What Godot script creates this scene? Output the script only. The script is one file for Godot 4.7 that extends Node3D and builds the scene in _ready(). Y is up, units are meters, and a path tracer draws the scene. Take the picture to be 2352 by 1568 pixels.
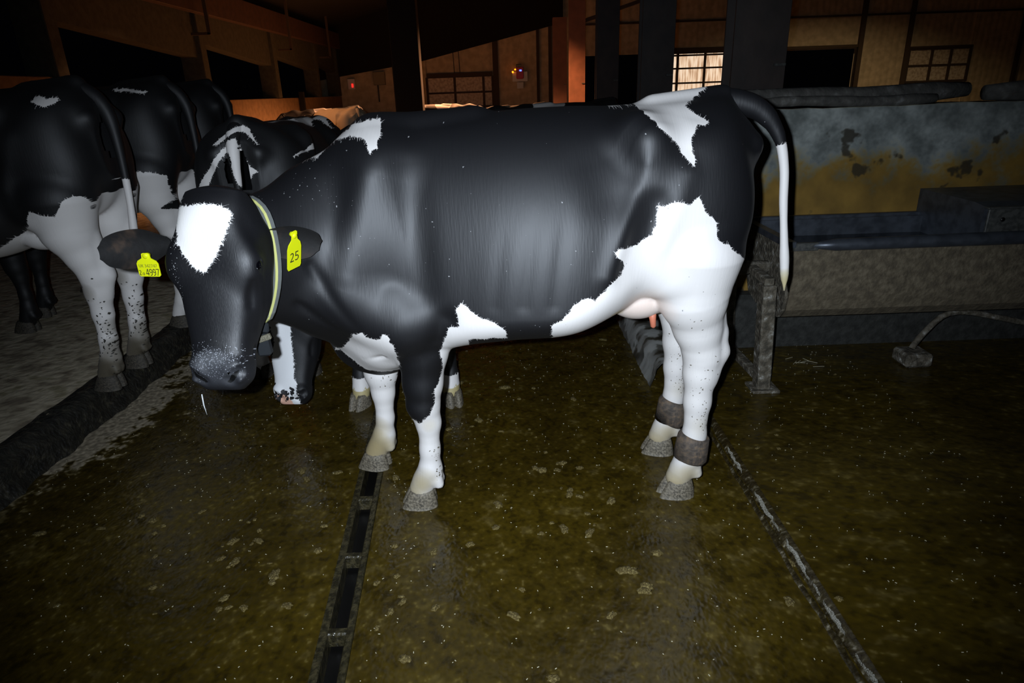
extends Node3D
# A dairy shed at night, lit by a hand-held flash and one sodium lamp far down the shed, plus two added lamps.
# Metres; y up; the camera stands at x = 0, z = 0 and looks along -z.

var M := {}
var rng := RandomNumberGenerator.new()


func _ready() -> void:
	rng.seed = 7
	var cam := Camera3D.new()
	cam.name = "camera"
	add_child(cam)
	cam.position = Vector3(0, 1.43, 0)
	cam.fov = 55.19
	cam.near = 0.05
	cam.far = 200.0
	cam.basis = Basis(Vector3.RIGHT, deg_to_rad(-21.0)) * Basis(Vector3.BACK, deg_to_rad(-2.0))
	cam.current = true
	var we := WorldEnvironment.new()
	we.name = "environment"
	var env := Environment.new()
	env.background_mode = Environment.BG_COLOR
	env.background_color = Color(0.004, 0.004, 0.006)
	env.tonemap_mode = Environment.TONE_MAPPER_LINEAR
	env.tonemap_exposure = 1.0
	env.sdfgi_enabled = true
	env.ssao_enabled = true
	env.ssil_enabled = true
	we.environment = env
	add_child(we)
	# the photographer's flash, beside the lens
	var fl := SpotLight3D.new()
	fl.name = "camera_flash"
	fl.position = Vector3(-0.07, 1.46, 0.0)
	fl.light_color = Color(0.89, 0.94, 1.0)
	fl.light_energy = FLASH_ENERGY
	fl.spot_range = 40.0
	fl.spot_attenuation = 2.0
	fl.spot_angle = FLASH_ANGLE
	fl.spot_angle_attenuation = 1.0
	fl.light_size = 0.012
	fl.shadow_enabled = true
	add_child(fl)
	fl.look_at(FLASH_AT)
	make_materials()
	build_setting()
	build_trough()
	build_background()
	build_cows()
	build_litter()


const FLASH_ENERGY := 7.9
const FLASH_ANGLE := 50.0
const FLASH_AT := Vector3(-0.02, 0.74, -2.1)


# ---------------------------------------------------------------- helpers

func obj(called: String, mesh: Mesh, mat: Material, parent: Node = self) -> MeshInstance3D:
	var o := MeshInstance3D.new()
	o.name = called
	o.mesh = mesh
	if mat:
		o.material_override = mat
	o.cast_shadow = GeometryInstance3D.SHADOW_CASTING_SETTING_ON
	parent.add_child(o, true)
	if parent == self:
		o.name = numbered(called, o)
	return o


var taken := {}

func numbered(called: String, _o: Node = null) -> String:
	if not taken.has(called):
		taken[called] = 0
		return called
	taken[called] += 1
	return "%s_%03d" % [called, taken[called]]


func thing(called: String, label: String, category: String, at := Vector3.ZERO, group := "") -> Node3D:
	var o := Node3D.new()
	o.name = numbered(called)
	add_child(o)
	o.position = at
	tag(o, label, category, group)
	return o


func tag(o: Node, label: String, category := "", group := "") -> Node:
	o.set_meta("label", label)
	if category:
		o.set_meta("category", category)
	if group:
		o.set_meta("group", group)
	return o


func struct(called: String, mesh: Mesh, mat: Material, label: String, category: String) -> MeshInstance3D:
	var o := obj(called, mesh, mat)
	tag(o, label, category)
	o.set_meta("kind", "structure")
	return o


func tool() -> SurfaceTool:
	var st := SurfaceTool.new()
	st.begin(Mesh.PRIMITIVE_TRIANGLES)
	return st


func quad(st: SurfaceTool, a: Vector3, b: Vector3, c: Vector3, d: Vector3) -> void:
	for v: Vector3 in [a, b, c, a, c, d]:
		st.add_vertex(v)


func done(st: SurfaceTool, smooth := false) -> ArrayMesh:
	if smooth:
		st.index()
	st.generate_normals()
	return st.commit()


# a box with chamfered edges, turned by b about its centre
func box(st: SurfaceTool, c: Vector3, size: Vector3, bev := 0.004, b := Basis.IDENTITY) -> void:
	var h := size * 0.5
	bev = minf(bev, minf(h.x, minf(h.y, h.z)) * 0.8)
	st.set_smooth_group(-1)
	var n := [Vector3.RIGHT, Vector3.LEFT, Vector3.UP, Vector3.DOWN, Vector3.BACK, Vector3.FORWARD]
	for f: Vector3 in n:
		var u := Vector3(f.y, f.z, f.x).abs()
		var v := f.cross(u)
		var i := (h - Vector3.ONE * bev)
		var o := f * h
		var du := u * i
		var dv := v * i
		_q(st, c, b, o + du + dv, o + du - dv, o - du - dv, o - du + dv, f)
	if bev <= 0.0:
		return
	var s := [-1.0, 1.0]
	for ax in 3:
		var e := Vector3.ZERO
		e[ax] = 1.0
		var p := Vector3.ZERO
		p[(ax + 1) % 3] = 1.0
		var q := Vector3.ZERO
		q[(ax + 2) % 3] = 1.0
		for sp: float in s:
			for sq: float in s:
				var a1 := p * sp * h[(ax + 1) % 3] + q * sq * (h[(ax + 2) % 3] - bev)
				var a2 := p * sp * (h[(ax + 1) % 3] - bev) + q * sq * h[(ax + 2) % 3]
				var l := e * (h[ax] - bev)
				_q(st, c, b, a1 + l, a1 - l, a2 - l, a2 + l, p * sp + q * sq)
	for sx: float in s:
		for sy: float in s:
			for sz: float in s:
				var k := Vector3(sx, sy, sz)
				var i := h - Vector3.ONE * bev
				var a := Vector3(h.x, i.y, i.z) * k
				var d := Vector3(i.x, h.y, i.z) * k
				var g := Vector3(i.x, i.y, h.z) * k
				_t(st, c, b, a, d, g, k)


func _t(st: SurfaceTool, c: Vector3, b: Basis, p: Vector3, q: Vector3, r: Vector3, out: Vector3) -> void:
	if (q - p).cross(r - p).dot(out) > 0.0:
		var w := q
		q = r
		r = w
	st.add_vertex(c + b * p)
	st.add_vertex(c + b * q)
	st.add_vertex(c + b * r)


func _q(st: SurfaceTool, c: Vector3, b: Basis, p: Vector3, q: Vector3, r: Vector3, s: Vector3, out: Vector3) -> void:
	_t(st, c, b, p, q, r, out)
	_t(st, c, b, p, r, s, out)


func box_mesh(c: Vector3, size: Vector3, bev := 0.004, b := Basis.IDENTITY) -> ArrayMesh:
	var st := tool()
	box(st, c, size, bev, b)
	return done(st)


# a bar of rectangular section from a to b
func bar(st: SurfaceTool, a: Vector3, b: Vector3, w: float, t: float, bev := 0.004, up := Vector3.UP) -> void:
	var y := (b - a).normalized()
	var x := y.cross(up)
	if x.length() < 0.05:
		x = y.cross(Vector3.BACK)
	x = x.normalized()
	box(st, (a + b) * 0.5, Vector3(w, a.distance_to(b), t), bev, Basis(x, y, x.cross(y)))


# a tube along points with a radius each; flat squeezes its section along the frame's second axis
func tube(st: SurfaceTool, pts: Array, radii: Array, sides := 12, caps := true, flat := 1.0, up := Vector3.UP) -> void:
	st.set_smooth_group(1)
	var rings := []
	var side := Vector3.ZERO
	for i in pts.size():
		var t: Vector3 = ((pts[mini(i + 1, pts.size() - 1)] as Vector3) - (pts[maxi(i - 1, 0)] as Vector3)).normalized()
		if side == Vector3.ZERO:
			side = t.cross(up if absf(t.dot(up)) < 0.95 else Vector3.RIGHT)
		side = (side - t * side.dot(t)).normalized()
		var other := t.cross(side)
		var ring := PackedVector3Array()
		for k in sides:
			var a := TAU * k / sides
			ring.append(pts[i] + side * cos(a) * radii[i] + other * sin(a) * radii[i] * flat)
		rings.append(ring)
	for i in rings.size() - 1:
		for k in sides:
			var k2 := (k + 1) % sides
			quad(st, rings[i][k], rings[i][k2], rings[i + 1][k2], rings[i + 1][k])
	if caps:
		for e: int in [0, rings.size() - 1]:
			var mid: Vector3 = pts[e]
			for k in sides:
				var k2 := (k + 1) % sides
				if e == 0:
					st.add_vertex(mid); st.add_vertex(rings[e][k2]); st.add_vertex(rings[e][k])
				else:
					st.add_vertex(mid); st.add_vertex(rings[e][k]); st.add_vertex(rings[e][k2])


func tube_mesh(pts: Array, radii: Array, sides := 12, flat := 1.0) -> ArrayMesh:
	var st := tool()
	tube(st, pts, radii, sides, true, flat)
	return done(st, true)


# an outline in the plane of two axes, pushed along a third
func prism(st: SurfaceTool, outline: PackedVector2Array, o: Vector3, ax: Vector3, ay: Vector3, push: Vector3) -> void:
	st.set_smooth_group(-1)
	var tri := Geometry2D.triangulate_polygon(outline)
	var n := push.normalized()
	for i in range(0, tri.size(), 3):
		var p := []
		for k in 3:
			p.append(o + ax * outline[tri[i + k]].x + ay * outline[tri[i + k]].y)
		_t(st, Vector3.ZERO, Basis.IDENTITY, p[0], p[1], p[2], -n)
		_t(st, push, Basis.IDENTITY, p[0], p[1], p[2], n)
	var cen := Vector2.ZERO
	for v in outline:
		cen += v / outline.size()
	var cw := Geometry2D.is_polygon_clockwise(outline)
	for i in outline.size():
		var a2 := outline[i]
		var b2 := outline[(i + 1) % outline.size()]
		var nn := (b2 - a2).orthogonal() * (1.0 if cw else -1.0)
		var a := o + ax * a2.x + ay * a2.y
		var b := o + ax * b2.x + ay * b2.y
		_q(st, Vector3.ZERO, Basis.IDENTITY, a, b, b + push, a + push, -(ax * nn.x + ay * nn.y))


# ---------------------------------------------------------------- bodies from a distance field

class Loft:
	var x0 := 0.0
	var x1 := 1.0
	var n := 96
	var top := PackedFloat32Array()
	var bot := PackedFloat32Array()
	var w := PackedFloat32Array()
	var cy := PackedFloat32Array()
	var power := 2.4

	# stations: [x, top, bottom, half width, height of the greatest width as a share of bottom..top]
	func _init(st: Array, pow_ := 2.4) -> void:
		power = pow_
		x0 = st[0][0]
		x1 = st[-1][0]
		for i in n:
			var x := lerpf(x0, x1, float(i) / (n - 1))
			var k := 0
			while k < st.size() - 2 and st[k + 1][0] < x:
				k += 1
			var a = st[maxi(k - 1, 0)]
			var b = st[k]
			var c = st[k + 1]
			var d = st[mini(k + 2, st.size() - 1)]
			var span: float = c[0] - b[0]
			var t: float = clampf((x - b[0]) / span, 0, 1)
			var v := []
			for j in range(1, 5):
				var m0: float = (c[j] - a[j]) / maxf(c[0] - a[0], 0.001) * span
				var m1: float = (d[j] - b[j]) / maxf(d[0] - b[0], 0.001) * span
				var t2 := t * t
				var t3 := t2 * t
				v.append((2 * t3 - 3 * t2 + 1) * b[j] + (t3 - 2 * t2 + t) * m0 + (-2 * t3 + 3 * t2) * c[j] + (t3 - t2) * m1)
			top.append(v[0])
			bot.append(v[1])
			w.append(v[2])
			cy.append(lerpf(v[1], v[0], v[3]))

	func dist(p: Vector3) -> float:
		var f := clampf((p.x - x0) / (x1 - x0), 0.0, 1.0) * (n - 1)
		var i := mini(int(f), n - 2)
		f -= i
		var ww := w[i] + (w[i + 1] - w[i]) * f
		var c := cy[i] + (cy[i + 1] - cy[i]) * f
		var h := 0.0
		if p.y > c:
			h = top[i] + (top[i + 1] - top[i]) * f - c
		else:
			h = c - bot[i] - (bot[i + 1] - bot[i]) * f
		var k := pow(pow(absf(p.z) / ww, power) + pow(absf(p.y - c) / h, power), 1.0 / power)
		var tall := top[i] - bot[i] + (top[i + 1] - bot[i + 1] - top[i] + bot[i]) * f
		var d := (k - 1.0) * minf(ww, tall * 0.5)
		var past := maxf(x0 - p.x, p.x - x1)
		if past > 0.0:
			d = sqrt(pow(maxf(d, 0.0), 2) + past * past) if d > -past else past
		return d


class Field:
	var lofts: Array[Loft] = []
	var kind := PackedInt32Array()      # 0 tapered capsule, 1 ellipsoid, 2 bump along a segment
	var a := PackedVector3Array()
	var b := PackedVector3Array()
	var r0 := PackedFloat32Array()
	var r1 := PackedFloat32Array()
	var k := PackedFloat32Array()
	var any := PackedInt32Array()

	func cap(p: Vector3, q: Vector3, rp: float, rq: float, blend := 0.05) -> void:
		kind.append(0); a.append(p); b.append(q); r0.append(rp); r1.append(rq); k.append(blend)

	func chain(js: Array, blend := 0.04) -> void:
		for i in js.size() - 1:
			cap(Vector3(js[i][0], js[i][1], js[i][2]), Vector3(js[i + 1][0], js[i + 1][1], js[i + 1][2]), js[i][3], js[i + 1][3], blend)

	func egg(c: Vector3, radii: Vector3, blend := 0.05) -> void:
		kind.append(1); a.append(c); b.append(radii); r0.append(0); r1.append(0); k.append(blend)

	# amount > 0 cuts a dent, < 0 raises a ridge
	func bump(p: Vector3, q: Vector3, r: float, amount: float) -> void:
		kind.append(2); a.append(p); b.append(q); r0.append(r); r1.append(amount); k.append(0)

	func one(i: int, p: Vector3) -> float:
		if kind[i] == 1:
			var q := p - a[i]
			var s := b[i]
			var l := (q / s).length()
			return (l - 1.0) * q.length() / maxf(l, 0.02) if l > 0.02 else -minf(s.x, minf(s.y, s.z))
		var pa := p - a[i]
		var ba := b[i] - a[i]
		var t := clampf(pa.dot(ba) / maxf(ba.length_squared(), 1e-9), 0.0, 1.0)
		if kind[i] == 0:
			return (pa - ba * t).length() - r0[i] - (r1[i] - r0[i]) * t
		return (pa - ba * t).length() - r0[i] * 2.2

	func near(c: Vector3, reach: float) -> PackedInt32Array:
		var out := PackedInt32Array()
		for i in kind.size():
			if one(i, c) < reach + k[i] * 1.2:
				out.append(i)
		return out

	func ev(p: Vector3, ids: PackedInt32Array) -> float:
		var d := 1.0
		for l in lofts:
			var e := l.dist(p)
			var h := maxf(0.05 - absf(d - e), 0.0)
			d = minf(d, e) - h * h * 5.0
		var more := 0.0
		for i in ids:
			var t := kind[i]
			if t == 2:
				var pa := p - a[i]
				var ba := b[i] - a[i]
				var s := clampf(pa.dot(ba) / maxf(ba.length_squared(), 1e-9), 0.0, 1.0)
				more += r1[i] * exp(-(pa - ba * s).length_squared() / (r0[i] * r0[i]))
			else:
				var e := one(i, p)
				var kk := k[i]
				var h := maxf(kk - absf(d - e), 0.0)
				d = minf(d, e) - h * h * 0.25 / kk
		return d + more


# surface nets: one vertex in each cell the surface crosses, one quad round each crossed edge
func net(f: Field, lo: Vector3, hi: Vector3, cell: float) -> Array:
	var nx := int(ceil((hi.x - lo.x) / cell / 8.0)) * 8
	var ny := int(ceil((hi.y - lo.y) / cell / 8.0)) * 8
	var nz := int(ceil((hi.z - lo.z) / cell / 8.0)) * 8
	var sx := 1
	var sy := nx + 1
	var sz := (nx + 1) * (ny + 1)
	var val := PackedFloat32Array()
	val.resize(sz * (nz + 1))
	val.fill(1e6)
	var at := PackedInt32Array()
	at.resize(sz * (nz + 1))
	at.fill(-1)
	var verts := PackedVector3Array()
	var norms := PackedVector3Array()
	var cells := PackedInt32Array()
	var big := cell * 8.0 * 0.866
	var small := cell * 2.0 * 0.866
	var corner := PackedInt32Array([0, sx, sy, sx + sy, sz, sx + sz, sy + sz, sx + sy + sz])
	var ea := PackedInt32Array([0, 2, 4, 6, 0, 1, 4, 5, 0, 1, 2, 3])
	var eb := PackedInt32Array([1, 3, 5, 7, 2, 3, 6, 7, 4, 5, 6, 7])
	var cp := PackedVector3Array([Vector3(0, 0, 0), Vector3(1, 0, 0), Vector3(0, 1, 0), Vector3(1, 1, 0), Vector3(0, 0, 1), Vector3(1, 0, 1), Vector3(0, 1, 1), Vector3(1, 1, 1)])
	for bz in nz / 8:
		for by in ny / 8:
			for bx in nx / 8:
				var c := lo + Vector3(bx + 0.5, by + 0.5, bz + 0.5) * cell * 8.0
				var ids := f.near(c, big + 0.03)
				if absf(f.ev(c, ids)) > big * 1.6 + 0.02:
					continue
				for s in 64:
					var ox := bx * 8 + (s & 3) * 2
					var oy := by * 8 + ((s >> 2) & 3) * 2
					var oz := bz * 8 + (s >> 4) * 2
					if absf(f.ev(lo + Vector3(ox + 1, oy + 1, oz + 1) * cell, ids)) > small * 2.0 + 0.004:
						continue
					for q in 27:
						var x := ox + q % 3
						var y := oy + (q / 3) % 3
						var z := oz + q / 9
						var n := x + y * sy + z * sz
						if val[n] > 1e5:
							val[n] = f.ev(lo + Vector3(x, y, z) * cell, ids)
					for q in 8:
						var x := ox + (q & 1)
						var y := oy + ((q >> 1) & 1)
						var z := oz + (q >> 2)
						var n := x + y * sy + z * sz
						var inside := 0
						for e in 8:
							if val[n + corner[e]] < 0.0:
								inside += 1
						if inside == 0 or inside == 8:
							continue
						var sum := Vector3.ZERO
						var hits := 0
						for e in 12:
							var va := val[n + corner[ea[e]]]
							var vb := val[n + corner[eb[e]]]
							if (va < 0.0) != (vb < 0.0):
								sum += cp[ea[e]].lerp(cp[eb[e]], va / (va - vb))
								hits += 1
						var p := lo + (Vector3(x, y, z) + sum / hits) * cell
						var h := cell * 0.5
						var g := Vector3(f.ev(p + Vector3(h, 0, 0), ids) - f.ev(p - Vector3(h, 0, 0), ids), f.ev(p + Vector3(0, h, 0), ids) - f.ev(p - Vector3(0, h, 0), ids), f.ev(p + Vector3(0, 0, h), ids) - f.ev(p - Vector3(0, 0, h), ids))
						at[n] = verts.size()
						verts.append(p)
						norms.append(g.normalized())
						cells.append(n)
	var index := PackedInt32Array()
	for n in cells:
		var x := n % sy
		var y := (n / sy) % (ny + 1)
		var z := n / sz
		var here := val[n] < 0.0
		for ax in 3:
			var st := sx if ax == 0 else sy if ax == 1 else sz
			if here == (val[n + st] < 0.0):
				continue
			var u := sy if ax == 0 else sz if ax == 1 else sx
			var v := sz if ax == 0 else sx if ax == 1 else sy
			if (ax != 0 and x == 0) or (ax != 1 and y == 0) or (ax != 2 and z == 0):
				continue
			var i0 := at[n]
			var i1 := at[n - u]
			var i2 := at[n - u - v]
			var i3 := at[n - v]
			if mini(mini(i0, i1), mini(i2, i3)) < 0:
				continue
			if here:
				index.append_array([i0, i2, i1, i0, i3, i2])
			else:
				index.append_array([i0, i1, i2, i0, i2, i3])
	return [verts, norms, index]


func add_net(mesh: ArrayMesh, n: Array, uv: PackedVector2Array, mat: Material) -> void:
	var arr := []
	arr.resize(Mesh.ARRAY_MAX)
	arr[Mesh.ARRAY_VERTEX] = n[0]
	arr[Mesh.ARRAY_NORMAL] = n[1]
	arr[Mesh.ARRAY_TEX_UV] = uv
	arr[Mesh.ARRAY_INDEX] = n[2]
	mesh.add_surface_from_arrays(Mesh.PRIMITIVE_TRIANGLES, arr)
	mesh.surface_set_material(mesh.get_surface_count() - 1, mat)


# ---------------------------------------------------------------- textures

func scan_fill(im: Image, edge: PackedVector2Array, col: Color) -> void:
	var y0 := 1e9
	var y1 := -1e9
	for p in edge:
		y0 = minf(y0, p.y)
		y1 = maxf(y1, p.y)
	for y in range(maxi(0, int(y0)), mini(im.get_height() - 1, int(y1)) + 1):
		var xs := []
		var yy := y + 0.5
		for i in edge.size():
			var p := edge[i]
			var q := edge[(i + 1) % edge.size()]
			if (p.y <= yy) != (q.y <= yy):
				xs.append(p.x + (yy - p.y) / (q.y - p.y) * (q.x - p.x))
		xs.sort()
		for k in range(0, xs.size() - 1, 2):
			var xa := int(round(xs[k]))
			im.fill_rect(Rect2i(xa, y, maxi(1, int(round(xs[k + 1])) - xa), 1), col)


# fills a polygon with a wandering edge from which tufts of hair reach out: pts are pixels, jag how far they reach
func fill_poly(im: Image, pts: PackedVector2Array, col: Color, jag := 0.0, step := 5.0, r: RandomNumberGenerator = null) -> void:
	var edge := PackedVector2Array()
	var cw := Geometry2D.is_polygon_clockwise(pts)
	for i in pts.size():
		var p := pts[i]
		var q := pts[(i + 1) % pts.size()]
		var m := maxi(1, int(p.distance_to(q) / step)) if jag > 0.0 else 1
		var nrm := (q - p).orthogonal().normalized()
		for k in m:
			edge.append(p.lerp(q, (k + (r.randf_range(-0.35, 0.35) if r and k > 0 else 0.0)) / m) + (nrm * r.randfn(0.0, jag * 0.4) if r else Vector2.ZERO))
	scan_fill(im, edge, col)
	if r == null or jag <= 0.0:
		return
	for i in edge.size():
		var p := edge[i]
		var q := edge[(i + 1) % edge.size()]
		var along := (q - p).normalized()
		var nrm := along.orthogonal() * (-1.0 if cw else 1.0)
		var m := maxi(1, int(p.distance_to(q) / 2.5))
		for k in m:
			var c := p.lerp(q, (k + r.randf()) / m)
			var lean := (nrm + along * r.randfn(0.0, 0.45) + Vector2(0.1, 0.3)).normalized()
			var reach := jag * absf(r.randfn(0.0, 0.9))
			var w := along * r.randf_range(0.8, 1.9)
			scan_fill(im, PackedVector2Array([c - w - nrm * 1.5, c + w - nrm * 1.5, c + lean * reach]), col)


# soft round stain
func stain(im: Image, c: Vector2, rad: float, col: Color, strength: float) -> void:
	for y in range(maxi(0, int(c.y - rad)), mini(im.get_height(), int(c.y + rad) + 1)):
		for x in range(maxi(0, int(c.x - rad)), mini(im.get_width(), int(c.x + rad) + 1)):
			var d := Vector2(x, y).distance_to(c) / rad
			if d < 1.0:
				var s := strength * (1.0 - d * d)
				var o := im.get_pixel(x, y)
				im.set_pixel(x, y, o.lerp(col, s))


func noise_tex(size: int, freq: float, ramp: Array, seed_ := 1, octaves := 5, kind := FastNoiseLite.TYPE_SIMPLEX_SMOOTH) -> NoiseTexture2D:
	var n := FastNoiseLite.new()
	n.seed = seed_
	n.frequency = freq
	n.noise_type = kind
	n.fractal_octaves = octaves
	var t := NoiseTexture2D.new()
	t.width = size
	t.height = size
	t.seamless = true
	t.noise = n
	if ramp.size():
		var g := Gradient.new()
		g.offsets = PackedFloat32Array(ramp.map(func(x): return x[0]))
		g.colors = PackedColorArray(ramp.map(func(x): return x[1]))
		t.color_ramp = g
	return t


func plain(col: Color, rough := 0.8, metal := 0.0) -> StandardMaterial3D:
	var m := StandardMaterial3D.new()
	m.albedo_color = col
	m.roughness = rough
	m.metallic = metal
	return m


# a mottled surface laid in world space: ramp over noise, relief in centimetres
func mottled(ramp: Array, freq: float, scale: float, rough := 0.8, relief := 0.3, seed_ := 1, world := true) -> StandardMaterial3D:
	var m := StandardMaterial3D.new()
	m.albedo_texture = noise_tex(512, freq, ramp, seed_)
	m.uv1_triplanar = true
	m.uv1_world_triplanar = world
	m.uv1_scale = Vector3.ONE * scale
	m.roughness = rough
	if relief > 0.0:
		m.heightmap_enabled = true
		m.heightmap_texture = noise_tex(512, freq * 2.5, [], seed_ + 50)
		m.heightmap_scale = relief
	return m


# ---------------------------------------------------------------- cows
# A cow's own frame: the head end at -x, the tail at +x, its left flank at +z, the ground at y = 0.

const COAT_LO := Vector2(-1.05, 0.0)
const COAT_SIZE := Vector2(2.1, 1.47)


func coat_px(p: Vector2, w: int) -> Vector2:
	return Vector2((p.x - COAT_LO.x) / COAT_SIZE.x * w, (1.0 - (p.y - COAT_LO.y) / COAT_SIZE.y) * w * 0.7)


# patches: [kind, flat list of x, y ...]; kind "w" white, "b" black, "y" dirty yellow, "m" mud
func coat_image(w: int, ground: Color, patches: Array, seed_: int, jag := 5.0) -> Image:
	var r := RandomNumberGenerator.new()
	r.seed = seed_
	var im := Image.create(w, int(w * 0.7), false, Image.FORMAT_RGB8)
	im.fill(ground)
	var tone := {"w": Color(0.90, 0.88, 0.86), "b": ground, "y": Color(0.72, 0.66, 0.47), "m": Color(0.36, 0.33, 0.27), "u": Color(0.94, 0.88, 0.83)}
	for pt: Array in patches:
		var poly := PackedVector2Array()
		for i in range(0, pt[1].size(), 2):
			poly.append(coat_px(Vector2(pt[1][i], pt[1][i + 1]), w))
		var k: float = w / 2048.0
		fill_poly(im, poly, tone[pt[0]], (jag if pt[0] in ["w", "b"] else jag * 2.0) * k, 9.0 * k, r)
	return im


# white specks of bedding or dark specks of dirt strewn round a point
func strew(im: Image, c: Vector2, spread: Vector2, count: int, col: Color, size: float, r: RandomNumberGenerator) -> void:
	for i in count:
		var p := c + Vector2(r.randfn(0, 1), r.randfn(0, 1)) * spread
		var s := maxi(1, int(size * r.randf_range(0.4, 1.3)))
		if s < 3:
			im.fill_rect(Rect2i(int(p.x), int(p.y), s, maxi(1, int(s * r.randf_range(0.6, 1.6)))), col)
		else:
			var blot := PackedVector2Array()
			var turn := r.randf() * TAU
			for q in 7:
				blot.append(p + Vector2.from_angle(q * TAU / 7) * s * r.randf_range(0.3, 0.75) + Vector2.from_angle(turn) * s * 0.35 * cos(q * TAU / 7 - turn))
			scan_fill(im, blot, col)


var hair_relief: Texture2D

func coat_material(im: Image, rough := 0.545) -> StandardMaterial3D:
	if hair_relief == null:
		var n := FastNoiseLite.new()
		n.seed = 5
		n.frequency = 1.0
		n.noise_type = FastNoiseLite.TYPE_SIMPLEX
		n.fractal_octaves = 3
		var h := Image.create(1024, 716, false, Image.FORMAT_L8)
		for y in 716:
			for x in 1024:
				var v := n.get_noise_2d(x * 0.30 + sin(y * 0.02) * 0.8, y * 0.02)
				h.set_pixel(x, y, Color.from_hsv(0, 0, clampf(0.5 + v * 0.6, 0, 1)))
		hair_relief = ImageTexture.create_from_image(h)
	var m := StandardMaterial3D.new()
	m.albedo_texture = ImageTexture.create_from_image(im)
	m.roughness = rough
	m.texture_repeat = false
	m.metallic_specular = 0.55
	m.heightmap_enabled = true
	m.heightmap_texture = hair_relief
	m.heightmap_scale = 0.022
	return m


func torso() -> Loft:
	return Loft.new([
		[-0.64, 1.08, 0.66, 0.12, 0.4], [-0.5, 1.29, 0.51, 0.21, 0.34], [-0.35, 1.338, 0.53, 0.26, 0.30], [-0.2, 1.352, 0.60, 0.295, 0.22],
		[0.0, 1.372, 0.635, 0.335, 0.19], [0.2, 1.378, 0.65, 0.345, 0.20], [0.34, 1.375, 0.695, 0.320, 0.30], [0.45, 1.380, 0.73, 0.29, 0.6],
		[0.6, 1.392, 0.80, 0.25, 0.66], [0.7, 1.392, 0.86, 0.20, 0.66], [0.78, 1.32, 0.98, 0.10, 0.6]], 2.1)


# legs: front near, front far, hind near, hind far; neck: chains of [x, y, z, r]
func cow_field(legs: Array, necks: Array) -> Field:
	var f := Field.new()
	f.lofts.append(torso())
	for s: float in [1.0, -1.0]:
		f.cap(Vector3(-0.40, 1.20, 0.13 * s), Vector3(-0.52, 0.86, 0.19 * s), 0.09, 0.11, 0.10)
		f.cap(Vector3(-0.55, 0.82, 0.17 * s), Vector3(-0.36, 0.74, 0.20 * s), 0.09, 0.10, 0.08)
		f.egg(Vector3(0.60, 1.06, 0.16 * s), Vector3(0.17, 0.24, 0.12), 0.09)
		f.cap(Vector3(0.44, 0.97, 0.18 * s), Vector3(0.53, 0.87, 0.19 * s), 0.09, 0.095, 0.07)
		# hook bone, pin bone, thurl
		f.cap(Vector3(0.40, 1.30, 0.19 * s), Vector3(0.42, 1.285, 0.225 * s), 0.045, 0.04, 0.10)
		f.cap(Vector3(0.74, 1.265, 0.10 * s), Vector3(0.765, 1.25, 0.11 * s), 0.035, 0.03, 0.07)
		# the hollow of the flank, the fold to the stifle, the edge of the thigh, the shoulder blade, the last rib
		f.bump(Vector3(0.27, 1.24, 0.30 * s), Vector3(0.30, 1.16, 0.33 * s), 0.075, 0.018)
		f.bump(Vector3(0.40, 1.22, 0.31 * s), Vector3(0.30, 0.90, 0.34 * s), 0.035, -0.012)
		f.bump(Vector3(0.43, 1.10, 0.29 * s), Vector3(0.37, 0.90, 0.32 * s), 0.045, 0.020)
		f.bump(Vector3(0.53, 1.18, 0.27 * s), Vector3(0.46, 0.98, 0.31 * s), 0.035, -0.008)
		f.bump(Vector3(0.57, 1.31, 0.16 * s), Vector3(0.53, 1.24, 0.22 * s), 0.06, 0.016)
		f.bump(Vector3(-0.30, 1.24, 0.23 * s), Vector3(-0.27, 0.86, 0.30 * s), 0.05, 0.014)
		f.bump(Vector3(-0.42, 1.2, 0.22 * s), Vector3(-0.50, 0.92, 0.28 * s), 0.04, -0.008)
		f.bump(Vector3(-0.20, 0.76, 0.28 * s), Vector3(-0.24, 0.70, 0.24 * s), 0.04, 0.016)
		for q in 4:
			f.bump(Vector3(-0.10 + q * 0.09, 1.1, 0.33 * s), Vector3(-0.14 + q * 0.09, 0.82, 0.34 * s), 0.022, 0.003)
		f.egg(Vector3(0.432, 0.762, 0.075 * s), Vector3(0.108, 0.080, 0.105), 0.010)
		for q: Array in [[0.335, 0.735, 0.20, 0.372, 0.82, 0.24], [0.372, 0.82, 0.24, 0.40, 0.842, 0.25], [0.40, 0.842, 0.25, 0.46, 0.825, 0.24], [0.46, 0.825, 0.24, 0.50, 0.765, 0.2], [0.50, 0.765, 0.2, 0.522, 0.70, 0.2]]:
			f.bump(Vector3(q[0], q[1], (q[2] - 0.05) * s), Vector3(q[3], q[4], (q[5] - 0.05) * s), 0.012, 0.010)
	f.egg(Vector3(-0.50, 0.60, 0.0), Vector3(0.15, 0.125, 0.075), 0.06)
	# backbone and the root of the tail
	f.cap(Vector3(0.48, 1.372, 0), Vector3(0.70, 1.392, 0), 0.030, 0.034, 0.05)
	f.cap(Vector3(-0.42, 1.325, 0), Vector3(-0.1, 1.345, 0), 0.03, 0.03, 0.06)
	for leg: Array in legs:
		f.chain(leg, 0.022)
	for nk: Array in necks:
		f.chain(nk, 0.10)
	return f


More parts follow.
